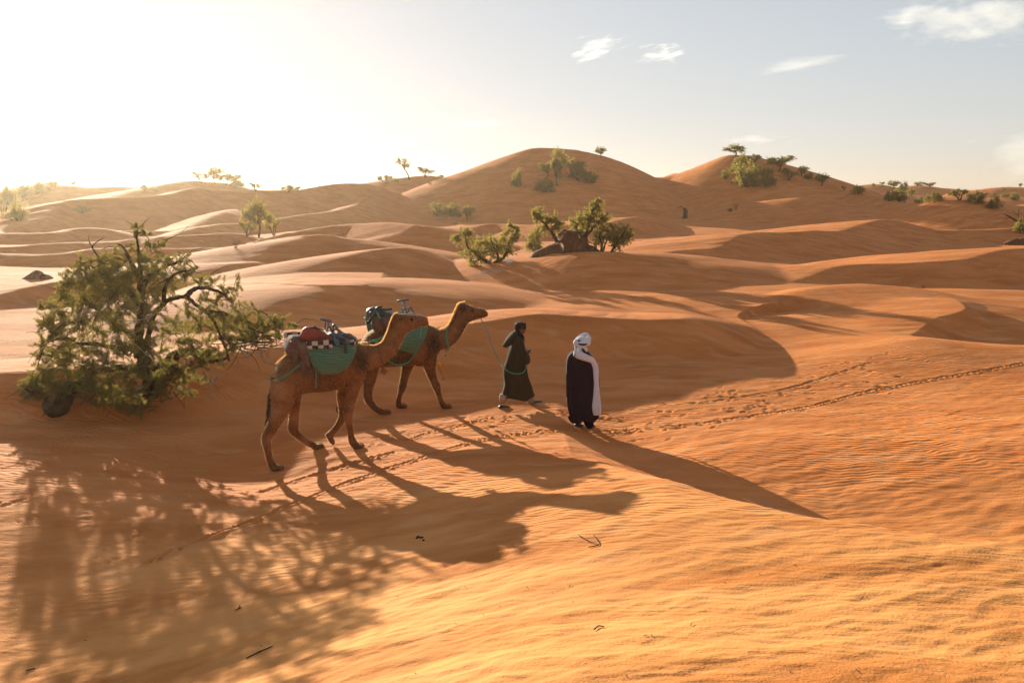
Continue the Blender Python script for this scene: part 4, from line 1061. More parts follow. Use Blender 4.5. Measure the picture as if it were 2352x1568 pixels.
legsA = [([(262,720,95),(262,820,100),(250,910,84),(222,1000,62),(182,1090,48),(137,1178,42),(130,1225,37),(140,1290,29),(152,1360,26),(168,1420,27),(190,1462,30)], .12, .20),
         ([(330,760,90),(335,850,70),(345,930,48),(347,1010,40),(340,1085,42),(345,1130,38),(385,1180,29),(440,1226,26),(485,1258,27),(508,1272,30)], -.12, -.18),
         ([(845,560,75),(835,650,82),(810,740,70),(800,830,50),(785,920,40),(770,980,40),(772,1030,32),(783,1100,24),(790,1150,25),(800,1195,30),(822,1232,32)], .13, .17),
         ([(800,640,80),(745,760,58),(722,840,45),(725,920,36),(733,985,38),(715,1040,31),(678,1098,27),(640,1140,27),(612,1172,34)], -.10, -.17)]
def exA(m):   # elbow pad, knee callus and brisket
    m.ball(SA.p(758, 762, .22), .045, 10, 8); m.ball(SA.p(715, 785, 0), (.11, .10, .06), 12, 8); m.ball(SA.p(372, 858, .05), (.05, .04, .07), 10, 8)
    m.ball(SA.p(1270, 250, .07), .03, 8, 6); m.ball(SA.p(1375, 250, 0), (.05, .06, .05), 10, 8)
camA = camel(SA, 'camel', 'light brown camel carrying a red bag, the nearer one walking behind', torsoA, neckA, headA, legsA,
      [('flat',), ('flat',), ('flat',), ('up', -1.15)], (1165, 236), (1268, 252, .088),
      [(182,705,17),(172,800,20),(162,900,22),(150,1000,20),(138,1070,13),(130,1120,5)], COAT_A,
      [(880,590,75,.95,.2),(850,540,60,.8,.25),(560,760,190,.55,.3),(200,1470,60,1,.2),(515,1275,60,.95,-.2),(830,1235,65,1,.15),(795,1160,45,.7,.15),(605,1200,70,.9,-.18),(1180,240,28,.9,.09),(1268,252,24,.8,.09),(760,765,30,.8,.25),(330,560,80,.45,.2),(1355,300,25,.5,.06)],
      [(880,590,80,.03,.2),(300,560,90,.015,.2)], ([(205,610),(245,570),(300,525),(330,505)] + [(860,436),(930,456),(985,458),(1035,430),(1072,368),(1092,310),(1110,262),(1132,218),(1160,204)], .035), 41, exA,
      pale=[(230,800,120,.75,.25),(230,960,90,.7,.2),(150,1200,70,.6,.2),(340,1000,110,.6,-.12),(430,1200,60,.5,-.15),(800,900,60,.55,.15),(775,1020,70,.6,.15),(1010,560,110,.5,.15),(1290,285,60,.35,.08)])
# ---- the farther camel, led by the rope
SB = Side(925, 16.75, 22)
torsoB = [(865,470,860,560,.06),(880,420,880,610,.24),(920,365,930,622,.33),(980,325,990,622,.40),(1060,290,1070,618,.44),(1150,270,1160,612,.46),(1240,270,1250,606,.44),(1320,278,1330,592,.38),(1380,288,1385,572,.32),(1430,302,1435,550,.26),(1465,325,1468,515,.19),(1490,340,1490,485,.12)]
neckB = [(1410,300,1425,560,.24),(1470,330,1470,500,.17),(1520,336,1520,480,.14),(1556,312,1575,460,.125),(1585,268,1625,412,.115),(1606,222,1660,362,.108),(1625,180,1685,318,.10),(1642,145,1705,285,.095)]
headB = [(1640,140,1672,300,.08),(1655,131,1710,276,.105),(1690,129,1738,264,.108),(1730,142,1765,254,.10),(1770,157,1790,248,.085),(1810,163,1810,242,.078),(1838,172,1832,236,.074),(1856,193,1850,228,.064),(1865,208,1860,222,.04)]
legsB = [([(930,520,90),(940,620,78),(940,700,58),(930,790,40),(924,860,36),(935,915,32),(965,970,26),(995,1015,23),(1018,1042,24),(1045,1066,26)], .14, .2),
         ([(900,600,75),(850,720,55),(780,840,38),(735,920,32),(705,985,30),(700,1040,24),(705,1090,22),(712,1122,25)], -.14, -.2),
         ([(1405,480,70),(1405,580,62),(1418,660,42),(1440,730,35),(1462,785,34),(1474,830,25),(1490,890,22),(1503,930,23),(1522,962,27)], .15, .18),
         ([(1270,500,60),(1240,600,52),(1218,680,38),(1203,750,33),(1195,795,35),(1180,850,24),(1168,910,21),(1166,955,23),(1172,985,28)], -.15, -.18)]
def exB(m):
    m.ball(SB.p(1362, 588, .2), .055, 10, 8); m.ball(SB.p(1330, 592, 0), (.13, .11, .07), 12, 8)
    m.ball(SB.p(1745, 180, .08), .035, 8, 6); m.ball(SB.p(1848, 200, 0), (.05, .07, .05), 10, 8)
camB = camel(SB, 'camel', 'darker brown camel in front, led by a green rope from its mouth', torsoB, neckB, headB, legsB,
      [('flat',), ('flat',), ('flat',), ('flat',)], (1668, 158), (1745, 182, .097),
      [(868,480,14),(858,560,18),(850,650,18),(846,720,10),(845,750,4)], COAT_B,
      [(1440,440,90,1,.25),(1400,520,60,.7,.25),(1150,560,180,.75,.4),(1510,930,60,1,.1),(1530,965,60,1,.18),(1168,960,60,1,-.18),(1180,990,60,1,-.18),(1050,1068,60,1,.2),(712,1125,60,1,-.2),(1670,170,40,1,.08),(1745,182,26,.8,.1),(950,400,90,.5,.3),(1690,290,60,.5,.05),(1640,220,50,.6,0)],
      [(1440,440,95,.05,.25),(930,390,80,.02,.2),(1745,258,40,.07,0),(1690,310,70,.05,0)], ([(880,425),(930,360),(980,322)] and [(1500,338),(1540,326),(1570,292),(1592,250),(1610,210),(1628,170),(1645,138),(1690,128)], .07), 43, exB,
      pale=[(1320,500,90,.35,.3),(1530,420,100,.55,.15),(1600,340,70,.4,.12),(1440,720,40,.3,.15)])
# ============================================================ LOADS ON THE CAMELS
def weave_mat(name, c1, c2, c3):
    m, nt = newmat(name); L = nt.links.new
    out = N(nt, 'ShaderNodeOutputMaterial'); p = N(nt, 'ShaderNodeBsdfPrincipled'); p.inputs['Roughness'].default_value = .7
    tc = N(nt, 'ShaderNodeTexCoord'); w = N(nt, 'ShaderNodeTexWave', wave_type='BANDS', bands_direction='Z'); w.inputs['Scale'].default_value = 7.5; w.inputs['Distortion'].default_value = 3.0; w.inputs['Detail'].default_value = 3; w.inputs['Detail Scale'].default_value = 2.0
    L(tc.outputs['Object'], w.inputs['Vector'])
    no = N(nt, 'ShaderNodeTexNoise'); no.inputs['Scale'].default_value = 6; no.inputs['Detail'].default_value = 6; L(tc.outputs['Object'], no.inputs['Vector'])
    mx = N(nt, 'ShaderNodeMix', data_type='RGBA'); mx.inputs[6].default_value = (*c2, 1); mx.inputs[7].default_value = (*c1, 1)
    r = N(nt, 'ShaderNodeMapRange'); r.inputs[1].default_value = .15; r.inputs[2].default_value = .55; L(w.outputs['Fac'], r.inputs[0]); L(r.outputs[0], mx.inputs[0])
    m2 = N(nt, 'ShaderNodeMix', data_type='RGBA'); m2.inputs[7].default_value = (*c3, 1); r2 = N(nt, 'ShaderNodeMapRange'); r2.inputs[1].default_value = .45; r2.inputs[2].default_value = .75; r2.inputs[4].default_value = .6
    L(no.outputs['Fac'], r2.inputs[0]); L(r2.outputs[0], m2.inputs[0]); L(mx.outputs[2], m2.inputs[6]); L(m2.outputs[2], p.inputs['Base Color'])
    b = N(nt, 'ShaderNodeBump'); b.inputs['Distance'].default_value = .02; L(w.outputs['Fac'], b.inputs['Height']); L(b.outputs[0], p.inputs['Normal'])
    L(p.outputs[0], out.inputs[0]); return m
BASKET = weave_mat('green woven palm', (.085, .25, .17), (.045, .14, .075), (.14, .17, .10))
def check_mat():
    m, nt = newmat('checked cloth'); L = nt.links.new
    out = N(nt, 'ShaderNodeOutputMaterial'); p = N(nt, 'ShaderNodeBsdfPrincipled'); p.inputs['Roughness'].default_value = .9
    tc = N(nt, 'ShaderNodeTexCoord'); mp = N(nt, 'ShaderNodeMapping'); mp.inputs['Rotation'].default_value = (0, 0, R(-24)); L(tc.outputs['Object'], mp.inputs[0])
    ck = N(nt, 'ShaderNodeTexChecker'); ck.inputs['Scale'].default_value = 11; ck.inputs[1].default_value = (.50, .38, .27, 1); ck.inputs[2].default_value = (.035, .018, .016, 1)
    L(mp.outputs[0], ck.inputs[0]); L(ck.outputs[0], p.inputs['Base Color']); L(p.outputs[0], out.inputs[0]); return m
CHECK = check_mat()
REDBAG = simple('red nylon', (.30, .035, .012), (.22, .022, .010), 6, .5, .012, 9)
PACK = simple('black saddle leather', (.012, .016, .018), (.03, .035, .035), 7, .45, .01, 14)
LEATHER = simple('brown leather', (.10, .04, .018), (.06, .022, .01), 7, .5, .012, 12)
SACK = simple('brown sackcloth', (.16, .075, .04), (.11, .05, .027), 6, .9, .014, 10)
BLANKET = simple('woven blanket', (.21, .125, .085), (.11, .055, .042), 14, .95, .010, 60)
BLANKET_R = simple('red woven blanket', (.11, .038, .030), (.17, .085, .062), 20, .95, .010, 60)
STEEL = simple('bare steel tube', (.16, .16, .17), (.10, .10, .11), 12, .45, metal=.5)
BLUEGREY = simple('blue grey strap', (.06, .10, .15), (.11, .15, .19), 15, .7, .006, 40)
GROPE = simple('green rope', (.06, .24, .13), (.10, .30, .17), 40, .8, .004, 90)
TEALROPE = simple('pale green cord', (.20, .42, .30), (.14, .33, .22), 40, .8)
OROPE = simple('orange brown rope', (.28, .10, .035), (.20, .065, .02), 40, .85, .006, 80)
YELLOW = simple('yellow tassel wool', (.60, .30, .04), (.5, .22, .02), 20, .9, trans=.4, tcol=(.8, .45, .08))
BRASS = simple('brass bell', (.35, .30, .15), (.25, .22, .12), 20, .35, metal=.8)
def basket(S, name, label, left, right, o, thick, group, n=26):
    """pannier: left and right silhouette lines from rim to bottom; closed half-moon bag with an open rolled rim"""
    rows_ = 14; Lp = smoothline(left, 6); Rp = smoothline(right, 6); rings = []
    idx = lambda P, t: P[min(int(t * (len(P) - 1)), len(P) - 1)]
    for i in range(rows_ + 1):
        t = i / rows_; l = idx(Lp, t); r = idx(Rp, t); A = S.p(l[0], l[1], o); B = S.p(r[0], r[1], o); c = (A + B) / 2; v = (B - A) / 2
        th = thick * (.85 + .35 * math.sin(math.pi * min(1, t * 1.1)) - .5 * t ** 3); ring = []
        for k in range(n):
            a = 2 * math.pi * k / n; sg = lambda x, q: math.copysign(abs(x) ** q, x)
            ring.append(c + v * sg(math.cos(a), .8) + S.N * th * sg(math.sin(a), .8) + Vector((0, 0, .008 * mnoise.noise(Vector((k * .9, t * 4, 3))))))
        rings.append(ring)
    inner = [[p + (sum(rg, Vector()) / n - p) * .07 - Vector((0, 0, .012)) for p in rg] for rg in rings[:10]]
    full = list(reversed(inner)) + rings
    m = MB(); m.rings(full); e = empty(name, sum(rings[-1], Vector()) / n); b = m.build('woven_body', BASKET, e)
    rm = MB(); P = rings[0] + [rings[0][0], rings[0][1]]; rm.tube(P, .018, 7, False); rm.build('rim', BASKET, e)
    return tag(e, label, 'basket', group)
GB = 'green woven pannier baskets on the camels'
def strip(m, pts_a, pts_b, th=.012):
    """cloth panel with thickness between two edge lines"""
    n = len(pts_a); rings = []
    for a, b in zip(pts_a, pts_b):
        a = Vector(a); b = Vector(b); ring = []
        for k in range(7): ring.append(a.lerp(b, k / 6))
        nr = (b - a).normalized().cross(Vector((.3, .2, 1))).normalized()
        rings.append([p + nr * th for p in ring] + [p - nr * th for p in reversed(ring)])
    m.rings(rings)
def cord(name, mat, pts, r, label=None, cat=None, parent=None, n=6, k=6):
    m = MB(); m.tube([Vector(p) for p in smoothline([tuple(p) for p in pts], n)], r, k); o = m.build(name, mat, parent)
    if label: tag(o, label, cat or 'rope')
    return o
def tassel(m, c, ln, w, rr, n=14):
    for _ in range(n):
        p = c + Vector((rr.gauss(0, w * .3), rr.gauss(0, w * .3), 0)); q = p + Vector((rr.gauss(0, w), rr.gauss(0, w), -ln * rr.uniform(.7, 1.1)))
        m.tube([p, p.lerp(q, .5) + rvec(rr) * w * .3, q], [.010, .009, .004], 5)
rr = random.Random(9)
A = SA.p
basket(SA, 'pannier_basket', 'green woven pannier basket hanging on the near side of the camel with the red bag', [(448,455),(458,520),(478,580),(510,640),(570,680)], [(842,450),(825,505),(800,565),(765,625),(690,668)], .50, .17, GB)
basket(SA, 'pannier_basket', 'pannier basket with checked lining on the far side, sticking up behind the red bag', [(265,365),(285,440),(320,540),(380,640)], [(640,372),(640,450),(620,560),(560,650)], -.42, .17, GB)
# checked cloths spilling over the rims
def cloth(name, label, mat, A_, B_, th=.008, parent=None, cat='cloth', wob=.012):
    m = MB(); a = [Vector(p) for p in smoothline([tuple(p) for p in A_], 5)]; b = [Vector(p) for p in smoothline([tuple(p) for p in B_], 5)]
    a = [p + SA.N * wob * math.sin(i * 1.3) for i, p in enumerate(a)]; b = [p + SA.N * wob * 1.8 * math.sin(i * 1.3 + .6) + Vector((0, 0, .012 * math.sin(i * 2.1))) for i, p in enumerate(b)]
    strip(m, a, b, th); o = m.build(name, mat, parent); return tag(o, label, cat)
cloth('checked_cloth', 'checked cloth folded over the near green basket rim, under the red bag', CHECK, [A(440,425,.62), A(520,420,.66), A(580,412,.68), A(645,405,.69)], [A(452,480,.66), A(520,478,.70), A(590,476,.71), A(645,470,.70)])
cloth('checked_cloth', 'corner of checked cloth at the front end of the near basket', CHECK, [A(785,412,.60), A(815,408,.58), A(845,402,.52)], [A(800,462,.62), A(815,474,.60), A(838,470,.54)])
cloth('checked_cloth', 'checked lining cloth turned over the rim of the far basket behind the red bag', CHECK, [A(262,355,-.28), A(330,345,-.24), A(410,352,-.24), A(440,356,-.25)], [A(272,412,-.26), A(335,418,-.22), A(400,405,-.22), A(440,402,-.22)])
# back padding roll under the load
def blobs(name, label, mat, spec, vox=.016, cat='bag', S=SA, sm=6, parent=None, group=None):
    m = MB()
    for (cx, cy, o, rx, ry, rz) in spec: m.ball(S.p(cx, cy, o), (rx, ry, rz), 14, 10, Matrix((S.F, S.N, Vector((0, 0, 1)))).transposed())
    for i, v in enumerate(m.v): m.v[i] = v + Vector((0, 0, 1)) * .014 * mnoise.noise(v * 9) + S.N * .014 * mnoise.noise(v * 8 + Vector((5, 0, 0)))
    o = m.build(name, mat); fuse(o, vox, sm, .5)
    if parent is not None: rel(o, parent); return o
    return tag(o, label, cat, group)
e = empty('duffel_bag', A(510, 420, .2)); tag(e, 'red duffel bag tied on top of the load of the nearer camel', 'bag')
blobs('bag_body', None, REDBAG, [(465,385,.30,.17,.15,.13),(460,365,.30,.13,.12,.14),(530,380,.28,.16,.14,.11),(590,400,.30,.12,.10,.08),(500,345,.28,.12,.09,.09)], parent=e)
cord('strap', PACK, [A(470,318,.34), A(505,310,.34), A(535,322,.34), A(575,330,.30)], .013, parent=e); cord('strap', PACK, [A(495,318,.36), A(508,304,.36), A(520,318,.36)], .010, parent=e)
cord('strap', REDBAG, [A(605,390,.38), A(612,420,.45), A(618,440,.60)], .014, parent=e)
# blanket pad at the back of the load
e = empty('saddle_blanket', A(360, 520, 0)); tag(e, 'faded pink and brown blanket pad with tassels over the rump of the nearer camel', 'blanket')
blobs('blanket_roll', None, BLANKET_R, [(340,425,.0,.14,.42,.12),(325,470,.05,.12,.40,.14),(370,440,.2,.16,.24,.15),(390,420,-.2,.15,.22,.12)], parent=e)
m = MB(); strip(m, [A(370,415,.46), A(385,470,.47), A(400,530,.47), A(425,590,.44), A(440,625,.42)], [A(440,430,.50), A(455,500,.50), A(465,560,.49), A(470,610,.46), A(472,640,.43)], .014); m.build('flap', BLANKET, e)
m = MB(); strip(m, [A(350,440,.44), A(368,500,.46), A(400,560,.46)], [A(372,420,.46), A(400,490,.485), A(440,570,.475)], .012); m.build('flap', BLANKET_R, e)
for (x, y, o, l) in ((345,480,.46,.16),(362,500,.47,.18),(400,575,.47,.2),(430,610,.46,.16),(455,640,.45,.12),(480,640,.45,.14)):
    m = MB(); tassel(m, A(x, y, o), l, .025, rr); m.build('tassel', BLANKET, e)
m = MB(); m.tube([A(480,600,.44), A(488,640,.44), A(505,690,.42), A(512,715,.42)], .012, 6); m.build('tassel', BLANKET_R, e)
for (x, y) in ((322,432),(350,448)): m = MB(); m.ball(A(x, y, .44), .026, 10, 8); m.build('red_pompom', REDBAG, e)
m = MB(); m.tube([A(518,655,.5), A(522,700,.48), A(515,740,.48), A(520,760,.48), A(516,792,.48)], .007, 5); m.build('hanging_cord', TEALROPE, e)
# saddle with the T shaped hand hold
def saddle(S, label, bar, posts, horns, pads, cords=()):
    e = empty('pack_saddle', S.p(pads[0][0], pads[0][1], 0)); tag(e, label, 'saddle')
    m = MB(); m.tube([S.p(*bar[0]), S.p(*bar[1])], .026, 10); m.build('hand_bar', STEEL, e)
    for p in posts: m = MB(); m.tube([S.p(*q) for q in p], .013, 8); m.build('post', STEEL, e)
    for h in horns: m = MB(); m.tube([Vector(q) for q in smoothline([tuple(S.p(*q)) for q in h], 5)], .020, 8); m.build('frame_tube', STEEL, e)
    blobs('seat_pad', None, LEATHER, pads, parent=e, S=S)
    return e
sA = saddle(SA, 'pack saddle with a steel T handle on the nearer camel, right of the red bag', [(550,246,.0),(640,264,.05)],
   [[(590,254,.02),(588,330,.05)],[(606,257,.03),(632,330,.06)]], [[(600,345,.2),(612,310,.18),(628,312,.15),(640,345,.12)],[(655,350,.0),(652,300,-.02),(668,298,0),(700,350,.05),(718,375,.1)]],
   [(620,400,.1,.16,.30,.10),(700,405,.15,.20,.32,.09),(770,410,.15,.16,.28,.09),(650,385,.2,.10,.12,.08),(750,385,.25,.13,.12,.07)])
for i, pts in enumerate(([(600,345,.3),(640,330,.34),(690,335,.36),(720,360,.4),(680,365,.42),(640,350,.4)], [(655,350,.42),(665,400,.52),(676,430,.64)], [(690,350,.4),(720,390,.5),(760,418,.63)], [(620,365,.36),(680,380,.44),(740,395,.5)], [(700,330,.3),(730,355,.36),(780,375,.4),(820,400,.45)])):
    cord('strap', BLUEGREY, [A(*q) for q in pts], .018 if i in (1, 2) else .012, parent=sA)
m = MB(); m.ball(A(680,432,.66), (.05, .04, .06), 10, 8); m.build('strap_end', BLUEGREY, sA); m = MB(); m.ball(A(762,422,.66), (.05, .04, .05), 10, 8); m.build('strap_end', BLUEGREY, sA)
m = MB(); strip(m, [A(722,395,.68), A(735,450,.70), A(742,518,.675)], [A(745,392,.68), A(756,450,.70), A(764,512,.675)], .006); m.build('flat_strap', PACK, sA)
for rp in ([(640,340,.25),(668,322,.2),(700,335,.2),(712,352,.24)], [(730,375,.3),(770,362,.3),(805,385,.34)]): cord('orange_cord', OROPE, [A(*q) for q in rp], .010, parent=sA)
cord('crupper_rope', GROPE, [A(150,722,-.25), A(172,690,-.2), A(205,640,-.16), A(235,580,-.1), A(300,520,.0), A(330,500,.2)], .012, 'green cord running over the rump of the nearer camel down to its tail')
cord('hip_rope', GROPE, [A(200,738,.19), A(250,712,.265), A(310,670,.315), A(360,630,.335), A(398,600,.36)], .014, 'taut green rope across the hip of the nearer camel')
e = empty('neck_rope', A(1030, 500, .12)); tag(e, 'braided orange rope with a tassel round the neck of the nearer camel', 'rope')
def braid(S, pts, r, mat, parent):
    P = [Vector(p) for p in smoothline([tuple(S.p(*q)) for q in pts], 10)]; m = MB()
    for ph in (0, math.pi):
        m.tube([p + S.F * math.cos(i * .9 + ph) * r * .7 + S.N * math.sin(i * .9 + ph) * r * .7 for i, p in enumerate(P)], r, 6)
    m.build('braid', mat, parent)
braid(SA, [(1018,440,.0),(1012,455,.11),(1020,490,.155),(1030,550,.165),(1038,600,.16),(1036,640,.14)], .013, OROPE, e)
m = MB(); tassel(m, A(1038,625,.14), .12, .035, rr, 26); m.build('tassel', OROPE, e)
cord('chin_cord', TEALROPE, [A(1348,296,.075), A(1342,318,.07), A(1340,360,.05), A(1338,400,.04)], .006, 'thin cord dangling from the mouth of the nearer camel')
# ---- loads of the led camel
B = SB.p
basket(SB, 'pannier_basket', 'green woven pannier basket on the led camel, partly behind the other head', [(1120,330),(1130,400),(1150,450),(1190,495)], [(1395,312),(1372,380),(1345,440),(1300,522)], .58, .17, GB)
basket(SB, 'pannier_basket', 'green woven basket on the far side of the led camel, left of the brown sack', [(900,240),(912,300),(930,360),(960,420)], [(1180,235),(1190,300),(1180,360),(1140,420)], -.58, .18, GB)
blobs('sack', 'brown cloth sack hanging at the back of the load of the led camel', SACK, [(1005,285,.25,.15,.2,.18),(1020,310,.3,.14,.2,.14),(1015,265,.15,.13,.22,.12)], S=SB)
cloth('saddle_blanket', 'grey and pink striped blanket edge beside the brown sack on the led camel', BLANKET_R, [B(1030,235,.5), B(1060,230,.5), B(1105,225,.48)], [B(1075,335,.56), B(1095,330,.56), B(1120,320,.55)], .02, cat='blanket')
e = empty('bag', B(980, 200, 0)); tag(e, 'dark pack with straps and upright handles piled at the back of the led camel load', 'bag')
blobs('bag_body', None, PACK, [(960,200,-.1,.14,.2,.13),(985,190,-.05,.14,.16,.11),(1010,205,.0,.18,.2,.08),(1060,215,0,.22,.22,.07),(940,225,-.1,.08,.16,.10)], S=SB, parent=e)
blobs('leather_side', None, LEATHER, [(952,215,.12,.06,.05,.09),(1000,205,.18,.05,.05,.08)], S=SB, parent=e)
for pts in ([(985,175,.0),(1000,158,.05),(1035,150,.05)], [(985,185,.05),(1030,172,.05),(1070,175,.05),(1112,168,.05)], [(925,215,-.2),(930,185,-.1),(965,172,0),(990,180,.05)], [(990,182,.05),(960,225,.3),(920,280,.36)]):
    cord('strap', PACK, [B(*q) for q in pts], .026, parent=e)
cord('cord', GROPE, [B(990,185,.1), B(1005,215,.35), B(1018,240,.5)], .018, parent=e)
sB = saddle(SB, 'pack saddle with a steel T handle and bent frame tubes on the led camel', [(1157,107,.05),(1242,93,-.05)],
   [[(1198,103,.02),(1192,190,.05)],[(1206,102,0),(1228,180,.02)]], [[(1192,200,.2),(1205,165,.2),(1216,162,.2),(1232,205,.2)],[(1240,205,-.1),(1250,160,-.1),(1262,155,-.1),(1290,210,-.05)],[(1216,165,.2),(1255,160,-.1)]],
   [(1150,225,0,.24,.34,.08),(1240,225,0,.24,.34,.08),(1300,240,0,.2,.3,.09)])
cord('strap', TEALROPE, [B(1060,195,.1), B(1110,188,.12), B(1160,195,.15), B(1230,200,.2)], .016, parent=sB)
cord('strap', LEATHER, [B(1335,225,.2), B(1390,290,.5), B(1408,320,.5)], .022, parent=sB)
m = MB()
for k, pts in enumerate(([(900,445,.30),(940,425,.38),(985,418,.43),(1010,405,.46),(1055,385,.48)], [(985,418,.44),(990,435,.46),(985,445,.45)], [(960,425,.40),(975,412,.43),(1000,412,.46),(995,430,.46)])):
    o = cord('hip_rope', GROPE, [B(*q) for q in pts], .018, None) if k == 0 else o
    if k: cord('knot', GROPE, [B(*q) for q in pts], .018, parent=o); 
tag(o, 'green rope with a knot across the hip of the led camel', 'rope')
cord('girth_rope', GROPE, [B(1045,540,.44), B(1080,570,.44), B(1130,600,.40), B(1180,605,.40), B(1230,590,.43), B(1270,555,.46), B(1298,510,.56), B(1320,470,.66)], .016, 'slack green rope looping under the belly of the led camel')
cord('tie_cord', GROPE, [B(1290,345,.72), B(1275,400,.74), B(1258,440,.75), B(1262,462,.755), B(1245,455,.755)], .014, 'green cord knotted down the face of the basket on the led camel')
e = empty('bell_collar', B(1545, 430, .15)); tag(e, 'green twisted collar with little bells round the neck of the led camel', 'collar')
braid(SB, [(1548,318,.02),(1540,345,.13),(1540,400,.155),(1550,450,.14),(1552,480,.05)], .014, GROPE, e)
for x, y in ((1530,482),(1558,478),(1545,488)): m = MB(); m.ball(B(x, y, .08), .025, 10, 8); m.build('bell', BRASS, e)
m = MB(); m.tube([B(1535,490,.08), B(1533,515,.08)], .006, 5); m.ball(B(1533,527,.08), .032, 10, 8); m.build('bell', BRASS, e)
e = empty('tassel', B(1460, 560, -.1)); tag(e, 'yellow wool tassel swinging in front of the chest of the led camel', 'tassel')
m = MB()
for i in range(12): m.tube([B(1448 + rr.uniform(-6,6), 540, -.12), B(1465 + rr.uniform(-6,6), 590, -.12), B(1485 + rr.uniform(-6,6), 640, -.12), B(1508, 690, -.12)], .008, 5)
m.build('strand', YELLOW, e); e.children[0]['kind'] = 'stuff'
m = MB(); m.ball(B(1485,600,-.12), .04, 8, 6); m.build('tuft', YELLOW, e); m = MB(); tassel(m, B(1512,690,-.12), .09, .02, rr, 16); m.build('tuft', YELLOW, e)
# ============================================================ PEOPLE
class Fig(Side):
    def p(s, cx, cy, o=0.0):
        px, py = (cx / 3.136 + 1950) * .574219, (cy / 3.136 + 1250) * .574219
        a, k = kxy(px, py); Y = (o + s.x0 * s.N.x + s.y0 * s.N.y) / (a * s.N.x + s.N.y)
        return Vector((a * Y, Y, EYE - k * Y))
SKIN = simple('weathered skin', (.17, .075, .04), (.13, .055, .03), 12, .6)
OLIVE = simple('olive wool', (.028, .018, .0055), (.040, .026, .008), 9, .95, .006, 60)
BLACKC = simple('black cotton', (.010, .008, .007), (.020, .016, .013), 12, .9, .006, 40)
CREAM = simple('cream trousers', (.40, .30, .20), (.32, .23, .15), 10, .9, .006, 40)
SHOE = simple('dark shoe leather', (.018, .012, .009), (.03, .02, .015), 12, .5)
PURPLE = simple('dark purple cotton', (.018, .003, .013), (.008, .0015, .005), 5, .9, .008, 20)
WHITE = simple('white cotton', (.74, .72, .74), (.64, .62, .66), 6, .85, .008, 22, trans=.2)
def folds(rings, amp, seed, top=.0, freq=7):
    n = len(rings)
    for i, rg in enumerate(rings):
        t = i / (n - 1); c = sum(rg, Vector()) / len(rg); A = amp * max(0, (t - top)) / (1 - top)
        for k, p in enumerate(rg):
            a = 2 * math.pi * k / len(rg); d = p - c; d.z *= .0
            w = math.sin(freq * a + seed + .9 * math.sin(3 * t + seed)) * .6 + math.sin(freq * 1.7 * a + 2 * seed + t * 2) * .4
            rg[k] = p + (d.normalized() if d.length > 1e-5 else Vector()) * A * w
    return rings
def hand(m, w, d, up, side, s=1.0, curl=.9, thumb=1):
    """five-fingered hand rooted at the wrist w, pointing along d; fingers curl towards `up` x side"""
    d = d.normalized(); up = (up - d * up.dot(d)).normalized(); sd = d.cross(up) * side
    M = Matrix((d, sd, up)).transposed(); m.ball(w + d * .048 * s, (.052 * s, .042 * s, .018 * s), 12, 8, M)
    for i, (off, ln) in enumerate(((-.031, .070), (-.010, .080), (.011, .075), (.031, .060))):
        p = w + d * .088 * s + sd * off * s; dd = d.copy(); pts = [p - d * .02 * s, p]
        for j in range(3):
            dd = (dd * math.cos(curl * .62) + up * math.sin(curl * .62)).normalized(); up2 = up
            p = p + dd * ln * s * (.45, .32, .26)[j]; pts.append(p)
        m.tube(pts, [.0095 * s, .0095 * s, .009 * s, .008 * s, .0065 * s], 8)
    t0 = w + d * .03 * s + sd * (-.036 * thumb) * s
    m.tube([t0, t0 + (d * .5 - sd * thumb * .8 + up * .3) * .03 * s, t0 + (d * .9 - sd * thumb * .8 + up * .7) * .05 * s, t0 + (d * 1.1 - sd * thumb * .5 + up * 1.0) * .062 * s], [.013 * s, .011 * s, .010 * s, .007 * s], 8)
def shoe(m, S, heel, toe, w=.048, h=.07):
    d = toe - heel; n = 10; rings = []; up = Vector((0, 0, 1)); f = d.normalized(); sd = f.cross(up).normalized(); u = sd.cross(f)
    for i in range(n):
        t = i / (n - 1); c = heel + d * t; ww = w * (.72 + .5 * math.sin(math.pi * (t * .75 + .12))) * (1 if t < .9 else .75); hh = h * (1 - .55 * t) * (1 if 0 < t < 1 else .6)
        rings.append([c + sd * math.cos(2 * math.pi * k / 12) * ww + u * (hh * .5 + math.sin(2 * math.pi * k / 12) * hh * .5) for k in range(12)])
    m.rings(rings)
# ---- the man in the olive robe who leads the camels
h1 = hit((200 / 3.136 + 1950) * .5742, (1168 / 3.136 + 1250) * .5742); h2 = hit((590 / 3.136 + 1950) * .5742, (1180 / 3.136 + 1250) * .5742)
S1 = Fig(1180, (h1.y + h2.y) / 2, 14); P = S1.p
print('man1 feet', [round(x, 2) for x in (h1.y, h2.y)])
man1 = empty('person', h1); tag(man1, 'person in an olive hooded robe and black headscarf leading the camels by a rope', 'person')
m = MB()
m.rings(sect(S1, [(368,150,440,140,.075),(352,175,470,185,.092),(348,200,474,205,.092),(352,225,470,226,.085),(362,250,462,250,.075),(372,268,446,266,.06),(370,285,425,290,.06),(350,310,440,320,.15),(330,400,445,420,.17),(310,520,440,540,.16),(270,680,440,690,.16),(260,760,450,760,.16)], 18))
m.ball(P(470, 222, 0), (.020, .016, .024), 10, 8); m.ball(P(462, 246, 0), (.022, .028, .010), 10, 8); m.ball(P(464, 206, .034), (.012, .012, .010), 8, 6)
m.ball(P(410, 215, .095), (.022, .012, .034), 10, 8)
la = lambda pts, rs: m.tube([Vector(q) for q in smoothline([tuple(P(*q)) for q in pts], 4)], [x for x in np.interp(np.linspace(0, len(rs) - 1, 4 * (len(pts) - 1) + 1), range(len(rs)), rs)], 12)
